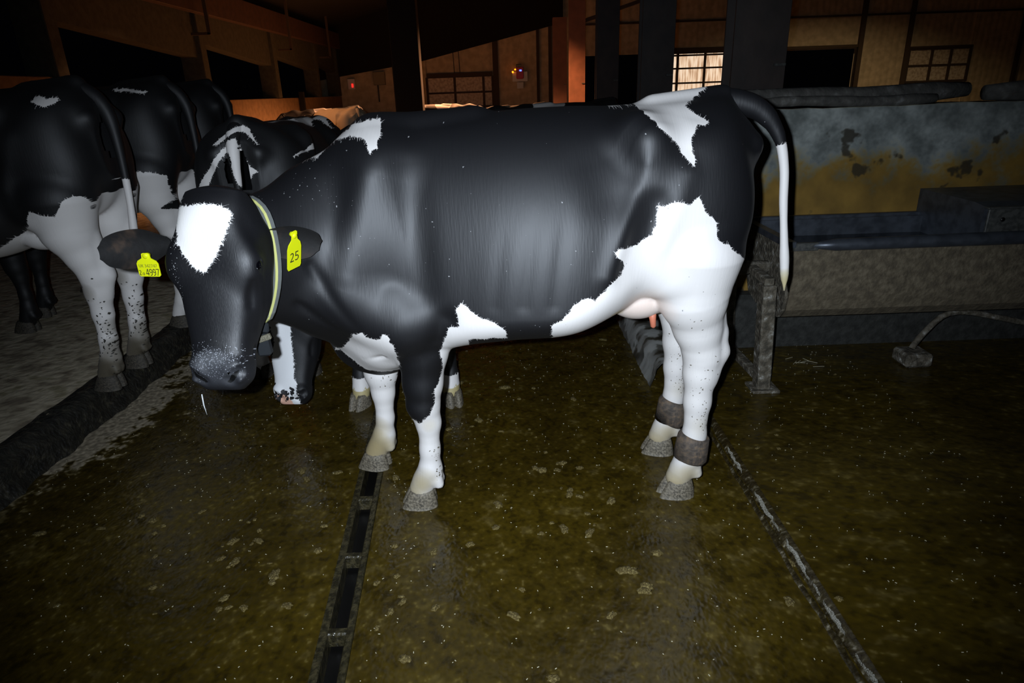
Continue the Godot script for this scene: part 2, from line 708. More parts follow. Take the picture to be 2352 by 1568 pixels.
# legs as joints of [x, y, z, radius]; dx, dz move the foot
func fore_leg(s: float, dx := 0.0, up := 0.0) -> Array:
	var z := 0.15 * s
	return [[-0.36, 0.80, 0.17 * s, 0.12], [-0.315 + dx * 0.3, 0.62, z, 0.088], [-0.32 + dx * 0.7, 0.46, z, 0.062], [-0.318 + dx * 0.85, 0.40, z, 0.057], [-0.312 + dx * 0.9, 0.34, z, 0.042],
		[-0.31 + dx, 0.23, z, 0.034], [-0.315 + dx, 0.155, z, 0.041], [-0.33 + dx, 0.10, z, 0.043], [-0.345 + dx, 0.065, z, 0.046]]


func hind_leg(s: float, dx := 0.0) -> Array:
	var z := 0.14 * s
	return [[0.60, 0.92, 0.17 * s, 0.15], [0.60, 0.78, 0.165 * s, 0.112], [0.627, 0.67, 0.15 * s, 0.080], [0.655 + dx * 0.3, 0.565, z, 0.064], [0.652 + dx * 0.5, 0.49, z, 0.056], [0.65 + dx * 0.7, 0.38, z, 0.045],
		[0.648 + dx, 0.25, z, 0.039], [0.636 + dx, 0.155, z, 0.045], [0.615 + dx, 0.11, z, 0.041], [0.598 + dx, 0.07, z, 0.044]]


func hock(s: float, dx := 0.0) -> Array:
	return [[0.69, 0.74, 0.145 * s, 0.028], [0.705 + dx * 0.2, 0.64, 0.14 * s, 0.028], [0.712 + dx * 0.3, 0.57, 0.14 * s, 0.032], [0.68 + dx * 0.5, 0.47, 0.14 * s, 0.03]]


func dewclaws(x: float, z: float) -> Array:
	return [[x - 0.018, 0.112, z - 0.022, 0.016], [x - 0.012, 0.096, z - 0.022, 0.012], [x - 0.012, 0.096, z + 0.022, 0.012], [x - 0.018, 0.112, z + 0.022, 0.016]]


func planar_uv(v: PackedVector3Array, endwise := false) -> PackedVector2Array:
	var out := PackedVector2Array()
	out.resize(v.size())
	for i in v.size():
		out[i] = Vector2(((v[i].z if endwise else v[i].x) - COAT_LO.x) / COAT_SIZE.x, 1.0 - (v[i].y - COAT_LO.y) / COAT_SIZE.y)
	return out


# ---- head; its own frame: x runs from the poll down to the muzzle, y out of the forehead, z across

func head_field() -> Field:
	var f := Field.new()
	f.lofts.append(Loft.new([
		[-0.02, 0.0, -0.06, 0.078, 0.5], [0.03, 0.028, -0.13, 0.100, 0.5], [0.08, 0.040, -0.185, 0.120, 0.55], [0.15, 0.040, -0.205, 0.126, 0.6], [0.22, 0.032, -0.205, 0.120, 0.62],
		[0.30, 0.020, -0.195, 0.113, 0.6], [0.38, 0.010, -0.155, 0.096, 0.6], [0.44, 0.010, -0.118, 0.088, 0.5], [0.49, 0.010, -0.105, 0.092, 0.5], [0.53, -0.004, -0.092, 0.086, 0.5], [0.56, -0.028, -0.075, 0.058, 0.5]], 3.0))
	for s: float in [1.0, -1.0]:
		f.egg(Vector3(0.185, -0.014, 0.108 * s), Vector3(0.055, 0.030, 0.032), 0.06)
		f.bump(Vector3(0.195, -0.028, 0.151 * s), Vector3(0.20, -0.028, 0.151 * s), 0.016, 0.012)
		f.bump(Vector3(0.24, -0.01, 0.118 * s), Vector3(0.31, -0.03, 0.100 * s), 0.014, 0.006)
		f.bump(Vector3(0.24, -0.06, 0.124 * s), Vector3(0.36, -0.07, 0.094 * s), 0.02, -0.006)
		f.bump(Vector3(0.07, 0.0, 0.124 * s), Vector3(0.13, -0.02, 0.142 * s), 0.03, 0.010)
		# nostril: a rim and a slanting hole
		f.egg(Vector3(0.505, -0.002, 0.057 * s), Vector3(0.036, 0.018, 0.026), 0.025)
		f.bump(Vector3(0.533, 0.002, 0.044 * s), Vector3(0.514, 0.010, 0.064 * s), 0.015, 0.042)
		f.bump(Vector3(0.514, 0.010, 0.066 * s), Vector3(0.502, 0.000, 0.080 * s), 0.010, 0.020)
		f.bump(Vector3(0.495, 0.004, 0.078 * s), Vector3(0.51, -0.006, 0.086 * s), 0.009, 0.012)
		# mouth
		f.bump(Vector3(0.548, -0.055, 0.035 * s), Vector3(0.44, -0.075, 0.088 * s), 0.009, 0.008)
	f.egg(Vector3(0.505, -0.085, 0), Vector3(0.05, 0.03, 0.06), 0.02)
	f.egg(Vector3(0.035, -0.055, 0), Vector3(0.074, 0.085, 0.085), 0.05)
	f.bump(Vector3(0.10, 0.05, 0), Vector3(0.2, 0.045, 0), 0.045, 0.006)
	f.bump(Vector3(0.26, 0.03, 0), Vector3(0.42, 0.015, 0), 0.035, -0.004)
	return f


var head_net := []

# turns the head's own mesh into a cow's frame
func put_head(mesh: ArrayMesh, t: Transform3D, mat: Material) -> void:
	if head_net.is_empty():
		head_net = net(head_field(), Vector3(-0.07, -0.26, -0.18), Vector3(0.62, 0.09, 0.18), 0.006)
	var v := PackedVector3Array()
	var n := PackedVector3Array()
	var uv := PackedVector2Array()
	for i in head_net[0].size():
		var p: Vector3 = head_net[0][i]
		v.append(t * p)
		n.append((t.basis * head_net[1][i]).normalized())
		uv.append(Vector2(0.5 + p.z / 0.36, (p.x + 0.04) / 0.62))
	add_net(mesh, [v, n, head_net[2]], uv, mat)


func head_image(ground: Color, blaze: Array, seed_: int) -> Image:
	var r := RandomNumberGenerator.new()
	r.seed = seed_
	var im := Image.create(512, 992, false, Image.FORMAT_RGB8)
	im.fill(ground)
	for bz: Array in blaze:
		var poly := PackedVector2Array()
		for i in range(0, bz[1].size(), 2):
			poly.append(Vector2((0.5 + bz[1][i] / 0.36) * 512, (bz[1][i + 1] + 0.04) / 0.62 * 992))
		fill_poly(im, poly, bz[0], 9.0, 5.0, r)
	return im


# a leaf-shaped cupped ear: from base along dir, hollow towards face
func ear(parent: Node3D, base: Vector3, dir: Vector3, face: Vector3, length: float, width: float, outer: Material, inner: Material) -> MeshInstance3D:
	var d := dir.normalized()
	var n := (face - d * face.dot(d)).normalized()
	var w := n.cross(d)
	var mesh := ArrayMesh.new()
	var prof := [0.40, 0.60, 0.82, 0.96, 1.0, 1.0, 0.96, 0.87, 0.70, 0.30]
	for side in 2:
		var st := tool()
		st.set_smooth_group(1)
		var g := []
		for i in 26:
			var t := float(i) / 25.0
			var pf := t * (prof.size() - 1)
			var pi := mini(int(pf), prof.size() - 2)
			var reach: float = cubic_interpolate(prof[pi], prof[pi + 1], prof[maxi(pi - 1, 0)], prof[mini(pi + 2, prof.size() - 1)], pf - pi)
			var row := []
			for j in 11:
				var s := (j - 5) / 5.0
				var hw: float = reach * width * 0.5
				var cup := (s * s - 0.35) * hw * (0.75 - 0.35 * t) + t * t * 0.02
				var thick := 0.007 * (1.0 - s * s) * (1.0 if side == 0 else -0.4)
				row.append(base + d * t * length + w * s * hw + n * (cup - thick))
			g.append(row)
		for i in 25:
			for j in 10:
				quad(st, g[i][j], g[i][j + 1], g[i + 1][j + 1], g[i + 1][j])
		st.index()
		st.generate_normals()
		st.commit(mesh)
		mesh.surface_set_material(side, outer if side == 0 else inner)
	var o := obj("ear", mesh, null, parent)
	return o


func eye(parent: Node3D, at: Vector3, out: Vector3, r: float, white := Vector3.ZERO, along := Vector3.UP, side := Vector3.RIGHT) -> void:
	var sm := SphereMesh.new()
	sm.radius = r
	sm.height = r * 2
	sm.radial_segments = 20
	sm.rings = 12
	var e := obj("eye", sm, M.eye, parent)
	e.position = at
	e.set_meta("label", "dark glossy eye")
	if white != Vector3.ZERO:
		var ws := SphereMesh.new()
		ws.radius = r * 0.6
		ws.height = r * 1.2
		var w := obj("eye_white", ws, M.sclera, parent)
		w.position = at + white
		var arc := []
		var rad := []
		for i in 9:
			var a := -0.4 + 1.0 * PI * i / 8.0
			arc.append(at + (along * -sin(a) + side * cos(a)) * r * 1.0 + out * r * 0.42)
			rad.append(r * (0.16 + 0.12 * sin(PI * i / 8.0)))
		obj("eyelid", tube_mesh(arc, rad, 8), M.black_hide, parent)


# a cloven hoof: two claws, toes towards dir, heel behind
func hoof(parent: Node3D, at: Vector3, dir := Vector3.LEFT, k := 1.0, mat: Material = null) -> void:
	var st := tool()
	var d := dir.normalized()
	var w := d.cross(Vector3.UP)
	for s: float in [-1.0, 1.0]:
		st.set_smooth_group(1)
		var rings := []
		# height, toe reach, heel reach, half width
		var prof := [[0.075, 0.040, 0.045, 0.021], [0.062, 0.050, 0.050, 0.026], [0.040, 0.062, 0.056, 0.029], [0.018, 0.073, 0.059, 0.031], [0.0, 0.079, 0.060, 0.031]]
		for p: Array in prof:
			var ring := PackedVector3Array()
			for q in 14:
				var a := TAU * q / 14
				var c := cos(a)
				var reach: float = p[1] if c > 0 else p[2]
				var wid: float = p[3] * (1.0 - 0.25 * maxf(c, 0.0))
				ring.append(at + (d * (c * reach) + Vector3.UP * p[0] + w * (s * (0.024 - 0.003 * maxf(c, 0)) + sin(a) * wid)) * k)
			rings.append(ring)
		for i in rings.size() - 1:
			for q in 14:
				quad(st, rings[i][q], rings[i + 1][q], rings[i + 1][(q + 1) % 14], rings[i][(q + 1) % 14])
		for e: int in [0, rings.size() - 1]:
			var mid := Vector3.ZERO
			for v in rings[e]:
				mid += v / 14.0
			for q in 14:
				st.add_vertex(mid); st.add_vertex(rings[e][q]); st.add_vertex(rings[e][(q + 1) % 14])
	obj("hoof", done(st, true), mat if mat else M.hoof, parent)


# a broad strap round a leg: rings of [x, y, z, r]
func leg_band(parent: Node3D, rings: Array) -> void:
	var pts := []
	var rad := []
	for r: Array in rings:
		pts.append(Vector3(r[0], r[1], r[2]))
		rad.append(r[3])
	var st := tool()
	tube(st, pts, rad, 20, true, 0.96, Vector3.BACK)
	var o := obj("leg_band", done(st, true), M.band, parent)
	o.set_meta("label", "muddy brown identification strap round the hind pastern")


func tail(parent: Node3D, pts: Array, rad: Array, mat: Material, endwise := false) -> void:
	var c := Curve3D.new()
	c.bake_interval = 0.02
	for i in pts.size():
		var a: Vector3 = pts[maxi(i - 1, 0)]
		var b: Vector3 = pts[mini(i + 1, pts.size() - 1)]
		var t := (b - a) / 6.0
		c.add_point(pts[i], -t, t)
	var p2 := []
	var r2 := []
	var n := 40
	for i in n:
		var f := float(i) / (n - 1)
		p2.append(c.sample_baked(f * c.get_baked_length(), true))
		var g := f * (rad.size() - 1)
		var k := mini(int(g), rad.size() - 2)
		r2.append(lerpf(rad[k], rad[k + 1], smoothstep(0, 1, g - k)))
	var st := tool()
	tube(st, p2, r2, 12, true, 1.0, Vector3.BACK)
	var src := done(st, true)
	var arr := src.surface_get_arrays(0)
	arr[Mesh.ARRAY_TEX_UV] = planar_uv(arr[Mesh.ARRAY_VERTEX], endwise)
	var m := ArrayMesh.new()
	m.add_surface_from_arrays(Mesh.PRIMITIVE_TRIANGLES, arr)
	obj("tail", m, mat, parent)


func frame_of(o: Vector3, along: Vector3, out: Vector3, k := 1.0) -> Transform3D:
	var x := along.normalized()
	var y := (out - x * out.dot(x)).normalized()
	return Transform3D(Basis(x, y, x.cross(y)) * k, o)


# an ear tag: a plate hung from a button
func ear_tag(parent: Node3D, at: Vector3, right: Vector3, up: Vector3, lines: Array, w: float, h: float) -> void:
	var r := right.normalized()
	var u := (up - r * up.dot(r)).normalized()
	var n := r.cross(u)
	var t := obj("ear_tag", null, M.tag, parent)
	t.set_meta("label", "yellow plastic ear tag with black numbers")
	t.transform = Transform3D(Basis(r, u, n), at)
	var st := tool()
	var hw := w * 0.5
	var out := PackedVector2Array([Vector2(-hw * 0.86, -h), Vector2(hw * 0.86, -h), Vector2(hw, -h * 0.94), Vector2(hw, -h * 0.45), Vector2(hw * 0.85, -h * 0.33), Vector2(hw * 0.42, -h * 0.22), Vector2(hw * 0.36, -h * 0.03), Vector2(hw * 0.2, 0.0), Vector2(-hw * 0.2, 0.0), Vector2(-hw * 0.36, -h * 0.03), Vector2(-hw * 0.42, -h * 0.22), Vector2(-hw * 0.85, -h * 0.33), Vector2(-hw, -h * 0.45), Vector2(-hw, -h * 0.94)])
	prism(st, out, Vector3(0, 0, -0.001), Vector3.RIGHT, Vector3.UP, Vector3(0, 0, 0.002))
	t.mesh = done(st)
	var bst := tool()
	tube(bst, [Vector3(0, -h * 0.12, -0.012), Vector3(0, -h * 0.12, 0.0035), Vector3(0, -h * 0.12, 0.005)], [0.0075, 0.0075, 0.005], 12)
	obj("button", done(bst, true), M.tag, t)
	for l: Array in lines:
		var tm := TextMesh.new()
		var font := SystemFont.new()
		font.font_names = PackedStringArray(["Droid Sans"])
		tm.font = font
		tm.text = l[0]
		tm.font_size = 32
		tm.pixel_size = l[1] / 32.0
		tm.depth = 0.0006
		var o := obj("lettering", tm, l[4] if l.size() > 4 else M.ink, t)
		o.position = Vector3(l[2], l[3], 0.0013)
		if l.size() > 5:
			o.scale = Vector3(l[5], 1, 1)


# a flat strap along points; across gives the direction of its width
func ribbon(st: SurfaceTool, pts: Array, across: Vector3, w: float, t: float, lift := 0.0, centre := Vector3.ZERO) -> void:
	st.set_smooth_group(-1)
	var secs := []
	for i in pts.size():
		var d: Vector3 = ((pts[mini(i + 1, pts.size() - 1)] as Vector3) - (pts[maxi(i - 1, 0)] as Vector3)).normalized()
		var a := (across - d * across.dot(d)).normalized()
		var n := a.cross(d).normalized()
		if n.dot((pts[i] as Vector3) - centre) < 0.0:
			n = -n
		var p: Vector3 = pts[i] + n * lift
		secs.append([p - a * w * 0.5 - n * t * 0.5, p + a * w * 0.5 - n * t * 0.5, p + a * w * 0.5 + n * t * 0.5, p - a * w * 0.5 + n * t * 0.5, p])
	for i in secs.size() - 1:
		for k in 4:
			var k2 := (k + 1) % 4
			var mid: Vector3 = ((secs[i][k] as Vector3) + secs[i][k2]) * 0.5 - (secs[i][4] as Vector3)
			_q(st, Vector3.ZERO, Basis.IDENTITY, secs[i][k], secs[i][k2], secs[i + 1][k2], secs[i + 1][k], mid)


func smooth_path(pts: Array, n: int, closed := false) -> Array:
	var c := Curve3D.new()
	var m := pts.size()
	for i in (m + 1 if closed else m):
		var a: Vector3 = pts[(i - 1 + m) % m] if closed else pts[maxi(i - 1, 0)]
		var b: Vector3 = pts[(i + 1) % m] if closed else pts[mini(i + 1, m - 1)]
		c.add_point(pts[i % m], (a - b) / 6.0, (b - a) / 6.0)
	var out := []
	for i in n:
		out.append(c.sample_baked(c.get_baked_length() * i / (n - 1.0), true))
	return out


const DARK := Color(0.055, 0.058, 0.07)
const PALE := Color(0.92, 0.905, 0.885)


func main_cow() -> void:
	var cow := thing("dairy_cow", "black and white cow standing broadside with yellow ear tags, neck collar and brown leg bands", "cow", Vector3(0, 0, -2.22))
	var head_at := frame_of(Vector3(-0.763, 1.199, 0.520), Vector3(-0.024, -0.952, 0.306), Vector3(-0.148, 0.306, 0.940), 0.888)
	var legs := [
		[[-0.37, 0.80, 0.17, 0.11], [-0.305, 0.62, 0.15, 0.086], [-0.315, 0.494, 0.15, 0.067], [-0.32, 0.41, 0.15, 0.056], [-0.307, 0.34, 0.15, 0.042], [-0.31, 0.233, 0.15, 0.034], [-0.315, 0.145, 0.15, 0.041], [-0.338, 0.105, 0.15, 0.039], [-0.354, 0.07, 0.15, 0.043]],
		[[-0.45, 0.80, -0.16, 0.11], [-0.52, 0.6, -0.14, 0.080], [-0.517, 0.42, -0.13, 0.062], [-0.517, 0.334, -0.13, 0.043], [-0.52, 0.22, -0.13, 0.033], [-0.533, 0.139, -0.13, 0.042], [-0.557, 0.095, -0.13, 0.039], [-0.573, 0.065, -0.13, 0.043]],
		hind_leg(1.0), hind_leg(-1.2), hock(1.0), hock(-1.2), dewclaws(-0.272, 0.15), dewclaws(-0.495, -0.13), dewclaws(0.675, 0.14), dewclaws(0.675, -0.168)]
	var necks := [
		[[-0.42, 1.22, 0.0, 0.11], [-0.62, 1.13, 0.10, 0.085], [-0.77, 1.08, 0.32, 0.075]],
		[[-0.40, 1.0, 0.0, 0.22], [-0.58, 0.98, 0.06, 0.155], [-0.77, 1.0, 0.32, 0.105]],
		[[-0.50, 0.73, 0.0, 0.14], [-0.63, 0.78, 0.07, 0.10], [-0.78, 0.90, 0.32, 0.085]]]
	var f := cow_field(legs, necks)
	f.bump(Vector3(-0.60, 0.96, 0.30), Vector3(-0.48, 0.72, 0.30), 0.018, 0.006)
	f.bump(Vector3(-0.66, 0.85, 0.30), Vector3(-0.55, 0.70, 0.25), 0.016, 0.007)
	f.bump(Vector3(-0.43, 0.62, 0.20), Vector3(-0.50, 0.60, 0.14), 0.012, 0.006)
	var n := net(f, Vector3(-0.90, 0.03, -0.42), Vector3(0.86, 1.46, 0.50), 0.0095)
	var im := coat_image(2048, DARK, main_coat(), 11)
	var r := RandomNumberGenerator.new()
	r.seed = 3
	# dung on the lower legs, dust along the neck and belly
	for c: Array in [[0.66, 0.50, 0.03, 24], [0.64, 0.40, 0.02, 16], [-0.275, 0.22, 0.012, 45], [-0.275, 0.15, 0.012, 28], [0.60, 0.62, 0.06, 16], [0.68, 0.30, 0.01, 20], [-0.49, 0.40, 0.02, 16], [0.65, 0.35, 0.015, 14]]:
		strew(im, coat_px(Vector2(c[0], c[1]), 2048), Vector2(c[2], c[2] * 1.6) * 975.0, c[3], Color(0.40, 0.37, 0.31), 3.2, r)
	for c: Array in [[0.40, 0.76], [0.45, 0.78], [0.48, 0.74], [0.43, 0.72], [0.385, 0.73]]:
		stain(im, coat_px(Vector2(c[0], c[1]), 2048), 60.0, Color(0.93, 0.84, 0.78), 0.5)
	for c: Array in [[0.955, 0.79], [0.962, 0.76]]:
		stain(im, coat_px(Vector2(c[0], c[1]), 2048), 40.0, Color(0.74, 0.68, 0.48), 0.7)
	for c: Array in [[-0.36, 0.10, 0.055, 0.55], [-0.33, 0.13, 0.05, 0.35], [-0.40, 0.05, 0.06, 0.5], [-0.57, 0.13, 0.07, 0.75], [-0.55, 0.19, 0.06, 0.45], [-0.60, 0.06, 0.09, 0.85], [-0.52, 0.10, 0.06, 0.6], [0.60, 0.08, 0.07, 0.55], [0.64, 0.12, 0.05, 0.35], [0.56, 0.04, 0.07, 0.6], [-0.30, 0.35, 0.03, 0.2], [0.66, 0.30, 0.05, 0.15]]:
		stain(im, coat_px(Vector2(c[0], c[1]), 2048), c[2] * 975.0, Color(0.60, 0.53, 0.36), c[3])
	for c: Array in [[0.17, 0.66], [0.22, 0.668], [0.27, 0.685], [0.31, 0.705], [0.345, 0.735], [0.20, 0.65]]:
		stain(im, coat_px(Vector2(c[0], c[1]), 2048), 32.0, Color(0.80, 0.71, 0.46), 0.6)
	strew(im, coat_px(Vector2(-0.62, 1.17), 2048), Vector2(90, 30), 50, Color(0.6, 0.6, 0.6), 2.2, r)
	strew(im, coat_px(Vector2(0.0, 1.0), 2048), Vector2(600, 260), 130, Color(0.6, 0.6, 0.6), 2.6, r)
	var mesh := ArrayMesh.new()
	add_net(mesh, n, planar_uv(n[0]), coat_material(im))
	var him := head_image(DARK, [[PALE, main_blaze()]], 4)
	strew(him, Vector2(395, 130), Vector2(16, 70), 190, Color(0.85, 0.85, 0.82), 4.0, r)
	for q in 5:
		stain(him, Vector2(200 + q * 28, 800 + 14 * absf(q - 2.0)), 60.0, Color(0.33, 0.335, 0.345), 0.6)
	for q in 6:
		stain(him, Vector2(176 + q * 32, 885), 75.0, Color(0.23, 0.235, 0.25), 0.55)
	strew(him, Vector2(256, 800), Vector2(75, 32), 500, Color(0.62, 0.63, 0.65), 3.0, r)
	strew(him, Vector2(256, 850), Vector2(85, 35), 300, Color(0.45, 0.46, 0.48), 3.0, r)
	strew(him, Vector2(390, 420), Vector2(12, 110), 60, Color(0.7, 0.7, 0.7), 3.0, r)
	for q: float in [-1.0, 1.0]:
		var comma := PackedVector2Array()
		for v: Vector2 in [Vector2(44, 918), Vector2(58, 900), Vector2(74, 882), Vector2(92, 866), Vector2(104, 860), Vector2(100, 876), Vector2(90, 894), Vector2(74, 910), Vector2(56, 922)]:
			comma.append(Vector2(256 + q * v.x, v.y))
		fill_poly(him, comma, Color(0.012, 0.012, 0.014), 1.0, 4.0, r)
	var hm := coat_material(him, 0.52)
	put_head(mesh, head_at, hm)
	obj("body", mesh, null, cow)
	# ears
	ear(cow, Vector3(-0.932, 1.066, 0.430), Vector3(-0.993, -0.108, -0.047), Vector3(-0.25, 0.15, 1.0), 0.195, 0.105, M.black_hide, M.ear_inside)
	ear(cow, Vector3(-0.683, 1.079, 0.420), Vector3(0.755, -0.254, -0.605), Vector3(0.1, -0.25, 1.0), 0.165, 0.108, M.black_hide, M.ear_inside)
	for s: float in [1.0, -1.0]:
		eye(cow, head_at * Vector3(0.193, -0.014, 0.127 * s), (head_at.basis * Vector3(0, 0.45, 0.9 * s)).normalized(), 0.019, head_at.basis * Vector3(0.0060, 0.0052, 0.0042 * s), head_at.basis.x.normalized(), (head_at.basis * Vector3(0, 0.9, -0.45 * s)).normalized())
		hoof(cow, Vector3(-0.355 if s > 0 else -0.575, 0, 0.15 if s > 0 else -0.13), Vector3(-1, 0, 0.12 * s), 0.95)
		hoof(cow, Vector3(0.600, 0, 0.14 if s > 0 else -0.168), Vector3(-1, 0, 0.1 * s), 0.95)
	leg_band(cow, [[0.648, 0.247, 0.14, 0.050], [0.646, 0.240, 0.14, 0.0565], [0.638, 0.156, 0.14, 0.062], [0.636, 0.148, 0.14, 0.056]])
	leg_band(cow, [[0.648, 0.240, -0.168, 0.050], [0.646, 0.234, -0.168, 0.0565], [0.638, 0.146, -0.168, 0.062], [0.634, 0.138, -0.168, 0.056]])
	tail(cow, [Vector3(0.66, 1.375, 0), Vector3(0.75, 1.372, 0.01), Vector3(0.825, 1.340, 0.02), Vector3(0.880, 1.270, 0.03), Vector3(0.910, 1.17, 0.03), Vector3(0.922, 1.05, 0.03), Vector3(0.938, 0.93, 0.03), Vector3(0.950, 0.84, 0.03), Vector3(0.960, 0.745, 0.03)], [0.045, 0.040, 0.037, 0.032, 0.023, 0.0165, 0.015, 0.0145, 0.014, 0.0125, 0.0135, 0.016, 0.0145, 0.003], mesh.surface_get_material(0))
	obj("teat", tube_mesh([Vector3(0.478, 0.715, 0.12), Vector3(0.481, 0.69, 0.125), Vector3(0.484, 0.664, 0.125), Vector3(0.485, 0.658, 0.125)], [0.016, 0.0115, 0.0095, 0.004], 12), M.teat, cow)
	# ear tags
	ear_tag(cow, Vector3(-0.980, 1.054, 0.480), Vector3(1, -0.02, 0.1), Vector3(0.02, 1, 0.05), [["UK 342747", 0.0115, 0, -0.036, M.ink_faint, 0.95], ["4997", 0.0255, 0.0095, -0.0545, M.ink, 0.70], ["2", 0.0185, -0.0255, -0.0555, M.ink, 0.85], ["o", 0.0135, -0.0170, -0.0575, M.ink, 0.9]], 0.062, 0.066)
	ear_tag(cow, Vector3(-0.585, 1.091, 0.435), Vector3(0.42, 0.12, -0.66), Vector3(0.40, 1.0, 0.1), [["25", 0.040, 0.0, -0.085, M.ink, 0.75]], 0.050, 0.125)
	# collar
	var col := obj("collar", null, M.strap, cow)
	col.set_meta("label", "grey webbing neck collar with a pale yellow stripe")
	var loop := [Vector3(-0.777, 1.161, 0.340), Vector3(-0.723, 1.174, 0.370), Vector3(-0.678, 1.145, 0.395), Vector3(-0.659, 1.089, 0.410), Vector3(-0.654, 1.017, 0.420), Vector3(-0.659, 0.946, 0.435), Vector3(-0.679, 0.879, 0.445), Vector3(-0.707, 0.833, 0.450), Vector3(-0.803, 0.801, 0.360), Vector3(-0.946, 0.837, 0.220), Vector3(-1.007, 0.947, 0.140), Vector3(-0.939, 1.093, 0.180)]
	var path := smooth_path(loop, 60, true)
	var mid := Vector3.ZERO
	for p: Vector3 in path:
		mid += p / path.size()
	var cst := tool()
	ribbon(cst, path, Vector3(0.62, 0.25, -0.74), 0.032, 0.004, 0.0, mid)
	col.mesh = done(cst)
	var sst := tool()
	ribbon(sst, path, Vector3(0.62, 0.25, -0.74), 0.0075, 0.003, 0.0022, mid)
	obj("stripe", done(sst), M.stripe, col)
	var wst := tool()
	box(wst, Vector3(-0.716, 0.771, 0.455), Vector3(0.038, 0.068, 0.03), 0.006, Basis(Vector3.BACK, 0.06))
	box(wst, Vector3(-0.707, 0.821, 0.452), Vector3(0.026, 0.03, 0.014), 0.004, Basis(Vector3.BACK, -0.1))
	obj("collar_weight", done(wst), M.black_plastic, col)
	var bst := tool()
	box(bst, Vector3(-0.706, 0.795, 0.470), Vector3(0.041, 0.017, 0.012), 0.002, Basis(Vector3.BACK, 0.3))
	obj("buckle", done(bst), M.buckle, col)
	obj("drool", tube_mesh([Vector3(-0.813, 0.718, 0.670), Vector3(-0.814, 0.687, 0.670), Vector3(-0.811, 0.658, 0.670)], [0.0016, 0.0018, 0.0005], 6), M.drool, cow)


var std_mesh: ArrayMesh

func std_cow(called: String, label: String, at: Vector3, turn: float, k: float, coat: Material, group := "", tail_too := true, endwise := false, head_coat: Material = null) -> Node3D:
	if std_mesh == null:
		var legs := [fore_leg(1.0), fore_leg(-1.0, -0.1), hind_leg(1.0, -0.02), hind_leg(-1.0, -0.03), hock(1.0, -0.02), hock(-1.0, -0.03), dewclaws(-0.27, 0.15), dewclaws(-0.37, -0.15), dewclaws(0.655, 0.14), dewclaws(0.645, -0.14)]
		var necks := [
			[[-0.42, 1.22, 0.0, 0.11], [-0.75, 1.25, 0.0, 0.10], [-0.98, 1.22, 0.0, 0.09]],
			[[-0.42, 1.0, 0.0, 0.22], [-0.75, 1.10, 0.0, 0.15], [-0.99, 1.15, 0.0, 0.11]],
			[[-0.50, 0.72, 0.0, 0.14], [-0.78, 0.93, 0.0, 0.10], [-1.02, 1.06, 0.0, 0.08]]]
		var n := net(cow_field(legs, necks), Vector3(-1.12, 0.03, -0.42), Vector3(0.90, 1.46, 0.42), 0.017)
		std_mesh = ArrayMesh.new()
		add_net(std_mesh, n, planar_uv(n[0]), M.black_hide)
		put_head(std_mesh, frame_of(Vector3(-1.0, 1.29, 0), Vector3(-0.72, -0.69, 0), Vector3(-0.69, 0.72, 0)), M.black_hide)
	var cow := thing(called, label, "cow", at, group)
	cow.rotation.y = turn
	cow.scale = Vector3.ONE * k
	var mesh := std_mesh
	if endwise:
		var arr := std_mesh.surface_get_arrays(0)
		mesh = ArrayMesh.new()
		add_net(mesh, [arr[Mesh.ARRAY_VERTEX], arr[Mesh.ARRAY_NORMAL], arr[Mesh.ARRAY_INDEX]], planar_uv(arr[Mesh.ARRAY_VERTEX], true), M.black_hide)
	var b := obj("body", mesh, null, cow)
	b.set_surface_override_material(0, coat)
	if mesh == std_mesh:
		b.set_surface_override_material(1, head_coat if head_coat else M.black_hide)
	for s: float in [1.0, -1.0]:
		ear(cow, Vector3(-1.02, 1.24, 0.09 * s), Vector3(0.25, 0.0, s), Vector3(-1, 0, 0.3 * s), 0.19, 0.11, M.black_hide, M.ear_inside)
		eye(cow, Vector3(-1.14, 1.15, 0.098 * s), Vector3(0, 0, s), 0.019)
		hoof(cow, Vector3(-0.355 if s > 0 else -0.455, 0, 0.15 * s), Vector3.LEFT, 1.0, M.hoof_dark)
		hoof(cow, Vector3(0.585 if s > 0 else 0.575, 0, 0.14 * s), Vector3.LEFT, 1.0, M.hoof_dark)
	if tail_too:
		tail(cow, [Vector3(0.66, 1.365, 0), Vector3(0.74, 1.35, 0.0), Vector3(0.80, 1.27, 0.0), Vector3(0.815, 1.12, 0.0), Vector3(0.815, 0.9, 0.01), Vector3(0.80, 0.7, 0.02), Vector3(0.79, 0.56, 0.02)], [0.045, 0.036, 0.03, 0.022, 0.018, 0.016, 0.015, 0.018, 0.02, 0.004], coat, endwise)
	return cow


